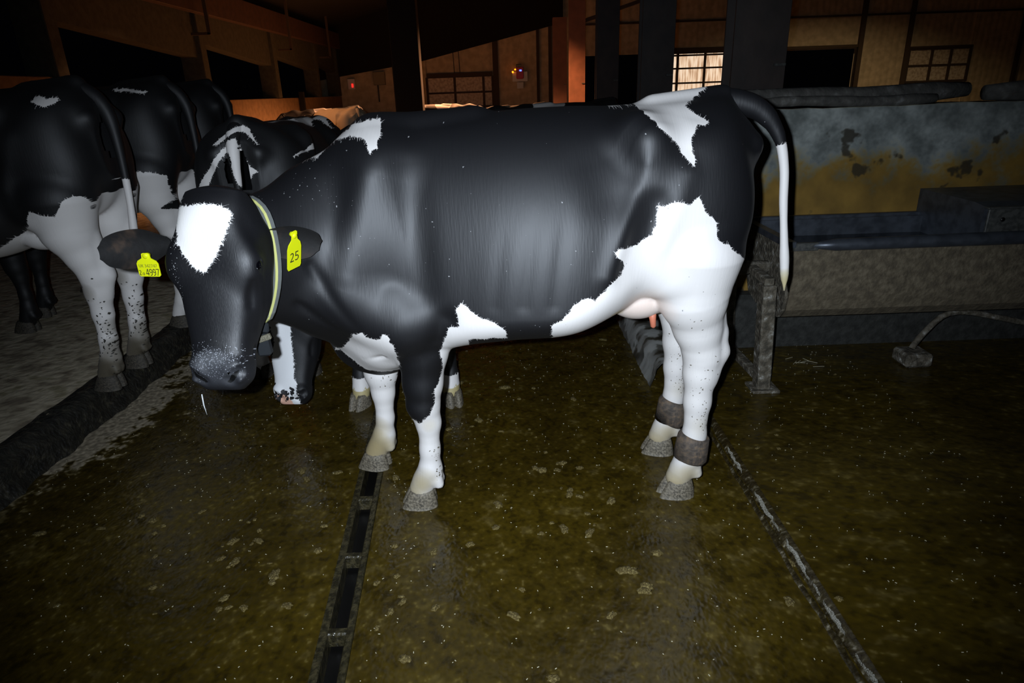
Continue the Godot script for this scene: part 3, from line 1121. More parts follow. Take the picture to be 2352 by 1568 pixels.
func build_cows() -> void:
	main_cow()
	# the herd behind
	var left_image := coat_image(1536, Color(0.07, 0.07, 0.074), left_patches(), 21)
	for c: Array in [[0.62, 0.13, 0.09, 0.8], [0.60, 0.05, 0.13, 0.95], [0.66, 0.22, 0.06, 0.5], [0.68, 0.32, 0.05, 0.3], [0.62, 0.50, 0.05, 0.35]]:
		stain(left_image, coat_px(Vector2(c[0], c[1]), 1536), c[2] * 731.0, Color(0.30, 0.27, 0.21), c[3])
	var lr := RandomNumberGenerator.new()
	lr.seed = 14
	strew(left_image, coat_px(Vector2(0.655, 0.26), 1536), Vector2(22, 70), 110, Color(0.17, 0.16, 0.13), 4.5, lr)
	var left_coat := coat_material(left_image, 0.6)
	std_cow("dairy_cow", "cow on the raised bed with a white udder, its head beyond the photo's left edge", Vector3(-2.52, 0.15, -3.04), 0.0, 0.985, left_coat)
	var second_coat := coat_material(coat_image(1024, Color(0.07, 0.07, 0.074), second_patches(), 22), 0.6)
	std_cow("dairy_cow", "mostly black cow behind the leftmost cow, showing a broad white thigh", Vector3(-2.60, 0.15, -3.95), 0.0, 1.0, second_coat)
	var hump_coat := coat_material(coat_image(768, Color(0.07, 0.07, 0.074), hump_patches(), 23), 0.6)
	std_cow("dairy_cow", "black cow with a small white patch on its rump, in front of the orange wall", Vector3(-2.74, 0.15, -4.85), 0.05, 1.0, hump_coat)
	var away_coat := coat_material(coat_image(1024, Color(0.07, 0.07, 0.074), away_patches(), 24), 0.6)
	std_cow("dairy_cow", "black cow seen from behind above the tagged cow's head, white arch over its tail root", Vector3(-1.25, 0.0, -3.90), -PI / 2, 0.96, away_coat, "", true, true)
	facing_cow()
	var pale := coat_material(coat_image(512, Color(0.66, 0.60, 0.50), far_pale_patches(), 25), 0.7)
	var dark := coat_material(coat_image(512, Color(0.11, 0.10, 0.10), far_dark_patches(), 26), 0.7)
	std_cow("dairy_cow", "cream-backed dark cow far down the shed before the orange wall's end", Vector3(-3.6, 0.0, -14.2), 0.35, 0.88, dark)
	std_cow("dairy_cow", "pale cow far down the shed beside the black post", Vector3(-2.75, 0.0, -11.6), -0.9, 0.90, pale)
	std_cow("dairy_cow", "dark cow far down the shed in front of the panelled door", Vector3(-1.35, 0.0, -14.6), 2.9, 0.88, dark, "", false)
	std_cow("dairy_cow", "light-backed cow far down the shed below the red alarm box", Vector3(0.15, 0.0, -12.3), 0.25, 0.86, pale, "", false)
	std_cow("dairy_cow", "black cow showing only its back beneath the orange-lit columns", Vector3(0.62, 0.0, -8.0), 0.1, 0.93, dark, "", false)


# the cow that faces us under the tagged cow's neck
func facing_cow() -> void:
	var cow := thing("dairy_cow", "white-blazed cow with pink spotted muzzle lowering its head under the tagged cow's neck", "cow", Vector3(-0.53, 0, -3.24))
	cow.rotation.y = PI / 2
	cow.scale = Vector3.ONE * 0.92
	var legs := [fore_leg(1.0), fore_leg(-1.0, 0.0), hind_leg(1.0), hind_leg(-1.0), hock(1.0), hock(-1.0)]
	for leg: Array in legs.slice(0, 2):
		for j in range(2, leg.size()):
			leg[j][2] *= 1.6
	var facing_head := frame_of(Vector3(-0.435, 0.675, -0.514), Vector3(-0.357, -0.934, -0.020), Vector3(-0.926, 0.357, -0.120), 0.996)
	var hp: Vector3 = Vector3(-0.413, 0.654, -0.546)
	var necks := [
		[[-0.40, 1.16, 0.0, 0.12], [-0.52, 0.98, -0.22, 0.12], [hp.x + 0.03, hp.y + 0.02, hp.z + 0.06, 0.10]],
		[[-0.40, 0.98, 0.0, 0.20], [-0.52, 0.86, -0.2, 0.15], [hp.x + 0.08, hp.y - 0.06, hp.z + 0.06, 0.10]]]
	var f := cow_field(legs, necks)
	var n := net(f, Vector3(-0.85, 0.03, -0.75), Vector3(0.90, 1.46, 0.42), 0.017)
	var mesh := ArrayMesh.new()
	add_net(mesh, n, planar_uv(n[0]), coat_material(coat_image(1024, Color(0.07, 0.07, 0.074), facing_patches(), 31), 0.6))
	var r := RandomNumberGenerator.new()
	r.seed = 9
	var him := head_image(DARK, [[Color(0.95, 0.95, 0.95), facing_blaze()], [Color(0.93, 0.74, 0.64), facing_pink()]], 12)
	strew(him, Vector2(290, 890), Vector2(50, 30), 26, Color(0.12, 0.11, 0.12), 24.0, r)
	put_head(mesh, facing_head, coat_material(him, 0.6))
	obj("body", mesh, null, cow)
	for s: float in [1.0, -1.0]:
		ear(cow, facing_head * Vector3(0.07, -0.05, 0.09 * s), facing_head.basis * Vector3(-0.1, -0.2, s), facing_head.basis.y, 0.19, 0.11, M.black_hide, M.ear_inside)
		eye(cow, facing_head * Vector3(0.195, -0.022, 0.120 * s), facing_head.basis.z * s, 0.019)
		hoof(cow, Vector3(-0.355, 0, 0.25 * s), Vector3(-1, 0, -0.3 if s < 0 else 0.25), 1.0)
		hoof(cow, Vector3(0.60, 0, 0.14 * s), Vector3.LEFT, 1.0)
	tail(cow, [Vector3(0.66, 1.365, 0), Vector3(0.74, 1.35, 0.0), Vector3(0.80, 1.27, 0.0), Vector3(0.815, 1.12, 0.0), Vector3(0.815, 0.9, 0.01), Vector3(0.80, 0.6, 0.02)], [0.045, 0.036, 0.03, 0.022, 0.018, 0.016, 0.02, 0.004], mesh.surface_get_material(0))


# ---------------------------------------------------------------- coat markings, metres in each cow's own side view

func main_coat() -> Array:
	return [
		["w", [-0.661, 1.249, -0.591, 1.277, -0.545, 1.305, -0.490, 1.332, -0.483, 1.347, -0.390, 1.364, -0.377, 1.317, -0.384, 1.294, -0.380, 1.280, -0.396, 1.278, -0.402, 1.267, -0.414, 1.292, -0.429, 1.309, -0.450, 1.313, -0.478, 1.316, -0.516, 1.308, -0.561, 1.289, -0.575, 1.266, -0.585, 1.256]],
		["w", [0.326, 1.383, 0.338, 1.373, 0.357, 1.372, 0.389, 1.376, 0.412, 1.378, 0.415, 1.370, 0.410, 1.355, 0.432, 1.334, 0.451, 1.311, 0.479, 1.291, 0.500, 1.271, 0.513, 1.247, 0.528, 1.226, 0.548, 1.206, 0.551, 1.225, 0.543, 1.246, 0.543, 1.267, 0.546, 1.287, 0.559, 1.299, 0.572, 1.322, 0.588, 1.318, 0.604, 1.327, 0.583, 1.338, 0.565, 1.352, 0.552, 1.369, 0.585, 1.388, 0.615, 1.403, 0.642, 1.420, 0.595, 1.428, 0.513, 1.418, 0.445, 1.407, 0.390, 1.395]],
		["w", [0.441, 1.099, 0.462, 1.097, 0.501, 1.111, 0.540, 1.099, 0.561, 1.122, 0.573, 1.101, 0.582, 1.075, 0.607, 1.061, 0.623, 1.030, 0.627, 0.994, 0.646, 0.982, 0.660, 0.978, 0.671, 0.961, 0.780, 0.886, 0.810, 0.580, 0.836, -0.020, 0.459, -0.004, 0.481, 0.592, 0.332, 0.613, 0.132, 0.637, 0.124, 0.741, 0.127, 0.760, 0.153, 0.774, 0.180, 0.801, 0.186, 0.821, 0.232, 0.842, 0.254, 0.829, 0.293, 0.868, 0.335, 0.901, 0.346, 0.922, 0.340, 0.943, 0.322, 0.954, 0.312, 0.974, 0.325, 0.979, 0.369, 0.981, 0.410, 1.003, 0.429, 1.015, 0.445, 1.044, 0.442, 1.069, 0.448, 1.091]],
		["w", [-0.170, 0.811, -0.153, 0.828, -0.133, 0.813, -0.108, 0.788, -0.053, 0.767, -0.018, 0.739, -0.015, 0.705, -0.175, 0.694, -0.186, 0.729, -0.164, 0.750]],
		["w", [-0.199, 0.742, -0.207, 0.711, -0.227, 0.669, -0.239, 0.629, -0.233, 0.586, -0.244, 0.536, -0.271, 0.485, -0.273, 0.445, -0.286, 0.406, -0.309, 0.380, -0.333, 0.359, -0.354, 0.373, -0.373, 0.367, -0.389, 0.359, -0.458, 0.291, -0.491, -0.042, -0.189, -0.055, -0.136, 0.734, -0.172, 0.743]],
		["w", [-0.638, 0.586, -0.581, 0.627, -0.559, 0.651, -0.531, 0.683, -0.504, 0.725, -0.475, 0.732, -0.464, 0.715, -0.439, 0.707, -0.413, 0.713, -0.404, 0.732, -0.391, 0.726, -0.387, 0.712, -0.375, 0.682, -0.377, 0.642, -0.382, 0.586, -0.398, 0.508, -0.525, 0.519, -0.605, 0.601]],
		["w", [-0.72, 0.0, -0.72, 0.30, -0.62, 0.47, -0.45, 0.47, -0.452, 0.30, -0.452, 0.0]],
		["w", [0.86, 1.225, 0.90, 1.245, 0.93, 1.215, 0.96, 1.205, 1.04, 1.2, 1.04, 0.70, 0.86, 0.70]],
	]


func main_blaze() -> Array:
	return [0.097, 0.025, 0.033, 0.027, 0.001, 0.023, -0.029, 0.024, -0.055, 0.026, -0.076, 0.039, -0.083, 0.056, -0.078, 0.080, -0.072, 0.109, -0.055, 0.141, -0.040, 0.173, -0.018, 0.196, 0.004, 0.216, 0.009, 0.210, 0.028, 0.204, 0.047, 0.181, 0.062, 0.157, 0.078, 0.133, 0.084, 0.094, 0.104, 0.057]


func left_patches() -> Array:
	return [
		["w", [0.307, 0.722, 0.345, 0.741, 0.391, 0.770, 0.506, 0.827, 0.522, 0.867, 0.554, 0.891, 0.645, 0.862, 0.669, 0.896, 0.695, 0.932, 0.720, 0.943, 0.736, 0.938, 0.747, 0.919, 0.737, 0.876, 0.775, 0.833, 0.794, 0.796, 0.790, 0.733, 0.818, 0.761, 0.862, 0.836, 0.918, 0.872, 0.791, -0.003, 0.438, -0.060, 0.534, 0.406, 0.206, 0.418, 0.101, 0.464, 0.225, 0.688]],
		["w", [0.619, 1.320, 0.618, 1.340, 0.660, 1.339, 0.668, 1.328, 0.700, 1.334, 0.699, 1.314, 0.668, 1.299, 0.644, 1.309]],
		["w", [0.78, 0.98, 0.85, 0.98, 0.85, 0.5, 0.77, 0.5]],
	]


func second_patches() -> Array:
	return [
		["w", [0.581, 0.942, 0.666, 0.933, 0.730, 0.907, 0.718, 0.839, 0.716, 0.770, 0.623, 0.700, 0.717, 0.561, 0.607, 0.468, 0.457, 0.369, 0.369, 0.527, 0.422, 0.746]],
		["w", [0.492, 1.361, 0.560, 1.359, 0.687, 1.339, 0.673, 1.329, 0.571, 1.343, 0.512, 1.347]],
		["w", [0.50, 0.0, 0.50, 0.5, 0.58, 0.75, 0.76, 0.7, 0.78, 0.0]],
	]


func hump_patches() -> Array:
	return [["w", [0.318, 1.291, 0.427, 1.288, 0.427, 1.248, 0.369, 1.225]], ["w", [0.348, 1.042, 0.424, 1.060, 0.525, 1.101, 0.607, 1.136, 0.535, 1.087, 0.422, 1.049]]]


func away_patches() -> Array:
	return [
		["w", [0.102, 1.290, 0.048, 1.333, -0.010, 1.366, -0.039, 1.377, -0.071, 1.356, -0.115, 1.287, -0.084, 1.316, -0.048, 1.347, -0.022, 1.350, 0.029, 1.320, 0.088, 1.288]],
		["w", [0.014, 1.314, -0.024, 1.320, -0.029, 1.276, -0.040, 1.226, -0.062, 1.185, -0.096, 1.161, -0.069, 1.150, -0.049, 1.123, -0.027, 1.085, -0.010, 1.104, 0.006, 1.156, 0.005, 1.217, 0.012, 1.258, 0.038, 1.255]],
		["w", [0.253, 1.061, 0.202, 1.122, 0.149, 1.177, 0.097, 1.229, 0.046, 1.279, 0.010, 1.314, -0.003, 1.297, 0.079, 1.216, 0.140, 1.140, 0.190, 1.059]],
		["w", [-0.300, 1.331, -0.332, 1.347, -0.377, 1.349, -0.430, 1.326, -0.395, 1.317, -0.375, 1.285, -0.341, 1.254, -0.246, 1.220, -0.293, 1.277]],
		["w", [-0.4, 0.0, -0.4, 0.3, 0.4, 0.3, 0.4, 0.0]],
	]


func facing_patches() -> Array:
	return [["w", [-0.50, 0.0, -0.50, 0.16, -0.2, 0.16, -0.2, 0.0]], ["y", [-0.50, 0.0, -0.50, 0.10, -0.2, 0.10, -0.2, 0.0]]]


func facing_blaze() -> Array:
	return [0.114, 0.045, -0.024, 0.050, -0.027, 0.177, -0.031, 0.283, -0.032, 0.389, -0.030, 0.428, -0.046, 0.453, -0.042, 0.519, -0.044, 0.604, 0.123, 0.625, 0.129, 0.453, 0.088, 0.346, 0.058, 0.239]


func facing_pink() -> Array:
	return [0.094, 0.522, 0.026, 0.504, 0.008, 0.517, -0.044, 0.625, 0.101, 0.625]


func far_pale_patches() -> Array:
	return [["b", [-0.3, 0.6, -0.1, 1.2, 0.1, 1.28, 0.25, 1.1, 0.2, 0.7]], ["b", [0.62, 0.8, 0.66, 1.3, 0.9, 1.4, 0.9, 0.7]]]


func far_dark_patches() -> Array:
	return [["w", [-0.35, 1.5, -0.3, 1.3, -0.1, 1.2, 0.05, 1.33, 0.2, 1.5]], ["w", [0.0, 0.5, 0.3, 0.8, 0.5, 0.5]]]


# ---------------------------------------------------------------- materials

func make_materials() -> void:
	M.black_hide = plain(Color(0.085, 0.085, 0.09), 0.58)
	M.ear_inside = mottled([[0.25, Color(0.045, 0.043, 0.04)], [0.68, Color(0.065, 0.055, 0.05)], [0.92, Color(0.26, 0.20, 0.155)]], 0.006, 2.5, 0.8, 0.2, 3, false)
	M.hoof = mottled([[0.2, Color(0.24, 0.22, 0.19)], [0.5, Color(0.42, 0.39, 0.33)], [0.8, Color(0.58, 0.54, 0.47)]], 0.02, 9.0, 0.55, 0.15, 4, false)
	M.hoof_dark = mottled([[0.2, Color(0.15, 0.14, 0.12)], [0.8, Color(0.36, 0.33, 0.28)]], 0.02, 9.0, 0.7, 0.15, 4, false)
	M.band = mottled([[0.2, Color(0.23, 0.205, 0.18)], [0.55, Color(0.34, 0.30, 0.265)], [0.85, Color(0.46, 0.38, 0.29)]], 0.012, 7.0, 0.75, 0.1, 6, false)
	M.eye = plain(Color(0.02, 0.02, 0.03), 0.06)
	M.sclera = plain(Color(0.80, 0.80, 0.82), 0.3)
	M.column_lit = mottled([[0.2, Color(0.40, 0.27, 0.195)], [0.8, Color(0.46, 0.31, 0.23)]], 0.01, 0.5, 0.6, 0.1, 25)  # same columns, with the lamp's orange light put into the colour
	M.plinth = mottled([[0.2, Color(0.13, 0.13, 0.115)], [0.8, Color(0.21, 0.21, 0.195)]], 0.02, 1.5, 0.8, 0.2, 35)
	M.chips = mottled([[0.3, Color(0.36, 0.34, 0.28)], [0.7, Color(0.66, 0.65, 0.61)]], 0.05, 6.0, 0.6, 0.1, 36)
	M.teat = plain(Color(0.80, 0.47, 0.36), 0.5)
	M.tag = plain(Color(0.88, 0.90, 0.05), 0.45)
	M.ink = plain(Color(0.10, 0.11, 0.06), 0.7)
	M.ink_faint = plain(Color(0.42, 0.43, 0.10), 0.7)
	M.strap = plain(Color(0.36, 0.37, 0.36), 0.75)
	M.stripe = plain(Color(0.74, 0.74, 0.45), 0.7)
	M.black_plastic = plain(Color(0.13, 0.14, 0.15), 0.45)
	M.buckle = mottled([[0.3, Color(0.28, 0.26, 0.20)], [0.7, Color(0.58, 0.56, 0.48)]], 0.03, 20.0, 0.5, 0.1, 8, false)
	M.drool = plain(Color(0.75, 0.76, 0.76), 0.2)
	M.bed = mottled([[0.2, Color(0.54, 0.49, 0.41)], [0.4, Color(0.70, 0.65, 0.55)], [0.62, Color(0.78, 0.73, 0.63)], [0.85, Color(0.60, 0.56, 0.44)]], 0.012, 0.9, 0.9, 0.5, 12)
	M.kerb = mottled([[0.25, Color(0.09, 0.085, 0.07)], [0.6, Color(0.17, 0.16, 0.13)], [0.85, Color(0.30, 0.28, 0.22)]], 0.02, 1.6, 0.6, 0.8, 13)
	M.step = mottled([[0.25, Color(0.14, 0.11, 0.045)], [0.58, Color(0.21, 0.175, 0.085)], [0.72, Color(0.30, 0.27, 0.19)], [0.9, Color(0.66, 0.63, 0.55)]], 0.03, 2.0, 0.4, 0.25, 14)
	M.worn = mottled([[0.25, Color(0.15, 0.13, 0.08)], [0.42, Color(0.30, 0.29, 0.25)], [0.52, Color(0.62, 0.62, 0.60)], [0.9, Color(0.70, 0.70, 0.68)]], 0.012, 0.8, 0.6, 0.12, 15)
	M.pit = plain(Color(0.05, 0.045, 0.04), 0.35)
	M.drain = mottled([[0.3, Color(0.15, 0.135, 0.085)], [0.7, Color(0.26, 0.235, 0.155)]], 0.02, 3.0, 0.3, 0.25, 16)
	M.trough = mottled([[0.2, Color(0.30, 0.265, 0.205)], [0.5, Color(0.36, 0.32, 0.25)], [0.8, Color(0.42, 0.38, 0.305)]], 0.03, 1.2, 0.85, 0.35, 17)
	M.steel = mottled([[0.2, Color(0.27, 0.285, 0.31)], [0.7, Color(0.35, 0.37, 0.40)]], 0.01, 2.0, 0.42, 0.05, 18)
	M.steel.metallic = 0.6
	M.galv = mottled([[0.2, Color(0.24, 0.245, 0.235)], [0.7, Color(0.34, 0.34, 0.325)]], 0.02, 3.0, 0.5, 0.05, 19)
	M.galv.metallic = 0.3
	M.frame = mottled([[0.2, Color(0.25, 0.23, 0.185)], [0.5, Color(0.36, 0.33, 0.275)], [0.75, Color(0.45, 0.43, 0.385)], [0.88, Color(0.66, 0.65, 0.62)]], 0.015, 2.5, 0.8, 0.5, 20)
	M.water = plain(Color(0.02, 0.025, 0.03), 0.05)
	M.pole = mottled([[0.2, Color(0.20, 0.195, 0.18)], [0.7, Color(0.30, 0.29, 0.27)], [0.9, Color(0.42, 0.42, 0.41)]], 0.02, 1.2, 0.85, 0.4, 21)
	M.block_wall = mottled([[0.2, Color(0.43, 0.335, 0.22)], [0.8, Color(0.50, 0.39, 0.265)]], 0.02, 0.5, 0.9, 0.3, 22)
	M.conc = mottled([[0.2, Color(0.20, 0.20, 0.165)], [0.8, Color(0.25, 0.25, 0.21)]], 0.02, 0.6, 0.9, 0.3, 23)
	M.fascia = mottled([[0.2, Color(0.22, 0.14, 0.11)], [0.8, Color(0.28, 0.18, 0.14)]], 0.02, 0.4, 0.8, 0.2, 24)
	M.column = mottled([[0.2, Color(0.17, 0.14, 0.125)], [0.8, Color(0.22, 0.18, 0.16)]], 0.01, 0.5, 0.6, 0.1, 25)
	M.clad = mottled([[0.2, Color(0.66, 0.60, 0.49)], [0.8, Color(0.76, 0.69, 0.57)]], 0.02, 0.3, 0.8, 0.0, 26)
	M.rail = plain(Color(0.24, 0.19, 0.14), 0.8)
	M.sheet = mottled([[0.2, Color(0.62, 0.56, 0.48)], [0.5, Color(0.74, 0.68, 0.60)], [0.8, Color(0.80, 0.76, 0.68)]], 0.03, 0.5, 0.6, 0.0, 27)
	M.roof = plain(Color(0.035, 0.032, 0.03), 0.95)
	M.white_box = plain(Color(0.82, 0.82, 0.80), 0.5)
	M.red_box = plain(Color(0.75, 0.08, 0.03), 0.4)
	M.beige_box = plain(Color(0.50, 0.46, 0.36), 0.6)
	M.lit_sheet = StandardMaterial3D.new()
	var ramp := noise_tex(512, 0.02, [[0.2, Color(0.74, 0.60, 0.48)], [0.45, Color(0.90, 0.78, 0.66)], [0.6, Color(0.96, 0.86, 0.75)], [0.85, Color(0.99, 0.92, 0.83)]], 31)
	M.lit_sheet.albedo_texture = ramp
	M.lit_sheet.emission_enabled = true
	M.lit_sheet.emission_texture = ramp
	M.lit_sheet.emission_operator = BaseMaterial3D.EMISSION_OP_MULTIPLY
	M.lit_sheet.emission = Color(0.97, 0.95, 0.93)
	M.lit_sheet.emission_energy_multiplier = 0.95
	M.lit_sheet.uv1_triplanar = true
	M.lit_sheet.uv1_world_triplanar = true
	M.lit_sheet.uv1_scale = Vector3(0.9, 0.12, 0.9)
	M.straw = plain(Color(0.82, 0.79, 0.68), 0.4)  # also the colour of the bits that stand in for glints
	M.dung = mottled([[0.2, Color(0.27, 0.215, 0.06)], [0.5, Color(0.38, 0.32, 0.14)], [0.75, Color(0.58, 0.52, 0.33)]], 0.03, 8.0, 0.8, 0.3, 33)


func glow(col: Color, k: float) -> StandardMaterial3D:
	var m := plain(col)
	m.emission_enabled = true
	m.emission = col
	m.emission_energy_multiplier = k
	return m


# ---------------------------------------------------------------- floor, raised bed, kerbs, drain

func drain_x(z: float) -> float:
	return -0.517 - 0.073 * (-1.28 - z)


func floor_material() -> StandardMaterial3D:
	var n := FastNoiseLite.new()
	n.seed = 41
	n.fractal_octaves = 5
	n.frequency = 1.0
	var n2 := FastNoiseLite.new()
	n2.seed = 42
	n2.fractal_octaves = 3
	n2.frequency = 1.0
	var w := 720
	var h := 1200
	var im := Image.create(w, h, false, Image.FORMAT_RGB8)
	var ro := Image.create(w, h, false, Image.FORMAT_L8)
	for j in h:
		var z := -5.2 + 6.0 * j / h
		for i in w:
			var x := -2.1 + 3.6 * i / w
			var a := n.get_noise_2d(x * 1.7, z * 1.7)
			var b := n.get_noise_2d(x * 9.0 + 50.0, z * 9.0)
			var c := n2.get_noise_2d(x * 34.0, z * 30.0 + 9.0)
			var v := clampf(0.5 + 0.55 * a + 0.40 * b, 0.0, 1.0)
			var col := Color(0.205, 0.162, 0.032).lerp(Color(0.30, 0.243, 0.055), v)
			var rough := 0.30 + 0.12 * b
			# half-dried lumps and smears
			var lump := smoothstep(0.30, 0.52, b + 0.35 * c + 0.25 * a)
			col = col.lerp(Color(0.40, 0.35, 0.19), lump * 0.18)
			col = col.lerp(Color(0.56, 0.51, 0.36), smoothstep(0.50, 0.62, c + 0.35 * b) * 0.22)
			col = col.lerp(Color(0.10, 0.075, 0.025), smoothstep(0.28, 0.5, -b - 0.5 * c) * 0.25)
			rough += lump * 0.2
			# drier concrete in front of the raised bed
			var dry := smoothstep(0.0, 0.16, -x - 1.66 + 0.55 * a + 0.30 * b + 0.12 * c - 0.10 * absf(z + 3.0))
			dry *= smoothstep(-1.7, -2.4, z + 0.4 * b)
			var conc := Color(0.52, 0.475, 0.39).lerp(Color(0.64, 0.59, 0.50), 0.5 + c)
			col = col.lerp(conc, dry)
			rough = lerpf(rough, 0.85, dry)
			col = col * (1.0 + 0.22 * c)
			im.set_pixel(i, j, col)
			ro.set_pixel(i, j, Color.from_hsv(0, 0, clampf(rough, 0.1, 1.0)))
	var m := StandardMaterial3D.new()
	m.albedo_texture = ImageTexture.create_from_image(im)
	m.roughness = 1.0
	m.roughness_texture = ImageTexture.create_from_image(ro)
	m.roughness_texture_channel = BaseMaterial3D.TEXTURE_CHANNEL_RED
	m.heightmap_enabled = true
	var rel := Image.create(1024, 1024, false, Image.FORMAT_L8)
	for j in 1024:
		for i in 1024:
			rel.set_pixel(i, j, Color.from_hsv(0, 0, clampf(0.5 + 0.5 * n.get_noise_2d(i * 0.045, j * 0.075) + 0.25 * n2.get_noise_2d(i * 0.22, j * 0.36), 0, 1)))
	m.heightmap_texture = ImageTexture.create_from_image(rel)
	m.heightmap_scale = 0.35
	return m


func floor_strip(st: SurfaceTool, xa: Callable, xb: Callable, z0: float, z1: float, n: int, y: float, wall: float) -> void:
	for i in n:
		var za := lerpf(z0, z1, float(i) / n)
		var zb := lerpf(z0, z1, float(i + 1) / n)
		var c := [Vector3(xa.call(za), y, za), Vector3(xb.call(za), y, za), Vector3(xb.call(zb), y, zb), Vector3(xa.call(zb), y, zb)]
		for k: int in [0, 2, 1, 0, 3, 2]:
			var p: Vector3 = c[k]
			st.set_uv(Vector2((p.x + 2.1) / 3.6 if p.x < 0.95 else 0.95 - (p.x - 0.88) * 0.2 if p.x > 3.0 or y > 0.01 else 0.83, (p.z + 5.2) / 6.0))
			st.set_normal(Vector3.UP)
			st.add_vertex(p)
		if wall > 0.0:
			for e: Array in [[c[0], c[3], Vector3.LEFT], [c[1], c[2], Vector3.RIGHT]]:
				var d := Vector3.DOWN * wall
				for p: Vector3 in [e[0], e[1], (e[1] as Vector3) + d, e[0], (e[1] as Vector3) + d, (e[0] as Vector3) + d]:
					st.set_uv(Vector2((p.x + 2.1) / 3.6, (p.z + 5.2) / 6.0))
					st.set_normal(e[2])
					st.add_vertex(p)


func ragged_kerb(x0: float, x1: float, top: float, z0: float, z1: float, n: int, jitter: float, seed_: int) -> ArrayMesh:
	var nz := FastNoiseLite.new()
	nz.seed = seed_
	nz.frequency = 1.0
	nz.fractal_octaves = 4
	var st := tool()
	st.set_smooth_group(1)
	var prof := [Vector2(x0, top), Vector2(x1 - 0.05 * signf(x1 - x0), top), Vector2(x1 - 0.02 * signf(x1 - x0), top - 0.012), Vector2(x1, top - 0.04), Vector2(x1 + 0.01 * signf(x1 - x0), top * 0.4), Vector2(x1 + 0.03 * signf(x1 - x0), -0.01)]
	var rows := []
	for i in n + 1:
		var z := lerpf(z0, z1, float(i) / n)
		var row := []
		for k in prof.size():
			var p: Vector2 = prof[k]
			var j := jitter * (nz.get_noise_2d(z * 3.0, k * 0.7) + 0.5 * nz.get_noise_2d(z * 14.0, k * 3.0))
			row.append(Vector3(p.x + (j if k > 0 else 0.0), p.y + (j * 0.35 if k < 5 else 0.0), z))
		rows.append(row)
	for i in n:
		for k in prof.size() - 1:
			quad(st, rows[i][k], rows[i][k + 1], rows[i + 1][k + 1], rows[i + 1][k])
	return done(st, true)


# pale chips along the lip of the step
func worn_lip(parent: Node3D) -> void:
	var nz := FastNoiseLite.new()
	nz.seed = 77
	nz.frequency = 1.0
	nz.fractal_octaves = 3
	var st := tool()
	for i in 420:
		var z := -0.9 - i * 0.0055
		var v := nz.get_noise_1d(z * 4.0) + 0.12
		if v < 0.0:
			continue
		var w := minf(v, 0.35) * 0.035
		var x := 0.870 + 0.008 * nz.get_noise_1d(z * 17.0 + 40.0)
		box(st, Vector3(x, 0.030 + 0.004 * nz.get_noise_1d(z * 30.0), z), Vector3(w, 0.010, 0.0052), 0.0015, Basis(Vector3.UP, nz.get_noise_1d(z * 50.0)))
	obj("worn_lip", done(st), M.chips, parent)


func build_setting() -> void:
	var fm := floor_material()
	var st := tool()
	floor_strip(st, func(_z): return -2.02, func(z): return drain_x(z) - 0.05, 1.5, -5.2, 24, 0.0, 0.08)
	floor_strip(st, func(z): return drain_x(z) + 0.05, func(_z): return 0.9, 1.5, -5.2, 24, 0.0, 0.08)
	floor_strip(st, func(_z): return -7.0, func(_z): return 22.0, -5.2, -26.3, 4, 0.0, 0.0)
	struct("floor", st.commit(), fm, "wet slurry-covered concrete passage floor under the cows", "floor")
	# the drain slot down the passage
	var dr := thing("drain_channel", "long slotted drain channel set into the wet floor, running under the front hooves", "drain", Vector3(0, 0, 0))
	var a := Vector3(drain_x(1.2), 0, 1.2)
	var b := Vector3(drain_x(-5.1), 0, -5.1)
	var ax := (b - a).normalized()
	var side := ax.cross(Vector3.UP)
	var bs := tool()
	bar(bs, a + Vector3(0, -0.075, 0), b + Vector3(0, -0.075, 0), 0.13, 0.02, 0.001)
	obj("channel_bottom", done(bs), M.pit, dr)
	for s: Array in [[-0.042, 0.030, -0.004], [0.036, 0.022, -0.005], [0.066, 0.032, -0.003]]:
		var rs := tool()
		var o: Vector3 = side * s[0] + Vector3(0, s[2] - 0.035, 0)
		bar(rs, a + o, b + o, s[1], 0.075, 0.003)
		obj("rail", done(rs), M.drain, dr)
	for z: float in [-0.55, -0.83, -1.145, -1.465, -1.798, -2.128, -2.46, -2.79, -3.12, -3.45, -3.78, -4.1, -4.44, -4.77]:
		obj("cross_bar", box_mesh(Vector3(drain_x(z) - 0.003, -0.03, z), Vector3(0.075, 0.05, 0.028), 0.005), M.drain, dr)
	# the raised bed on the left and its dirty kerb
	var bed := tool()
	box(bed, Vector3(-4.535, 0.06, -11.0), Vector3(4.9, 0.18, 24.0), 0.0)
	struct("floor_raised_bed", done(bed), M.bed, "sandy grey raised bed the cows on the left stand on", "floor")
	struct("trim_bed_kerb", ragged_kerb(-2.105, -2.0, 0.155, 1.0, -8.0, 220, 0.035, 4), M.kerb, "dark dirt-caked kerb along the edge of the raised bed", "kerb")
	# the stepped concrete on the right
	var rt := tool()
	floor_strip(rt, func(_z): return 0.893, func(_z): return 6.0, 1.5, -5.2, 12, 0.035, 0.0)
	struct("floor_right", rt.commit(), fm, "wet floor one low step up beside the water trough", "floor")
	struct("trim_step_edge", ragged_kerb(0.925, 0.866, 0.033, 1.2, -3.2, 160, 0.010, 6), M.step, "worn concrete step edge along the right of the passage", "kerb")
	worn_lip(get_node("trim_step_edge"))
	struct("trim_worn_kerb", ragged_kerb(1.05, 0.72, 0.14, -3.0, -5.0, 70, 0.012, 7), M.worn, "scuffed whitish kerb block behind the hind legs", "kerb")


# ---------------------------------------------------------------- the wall and the water trough at the right

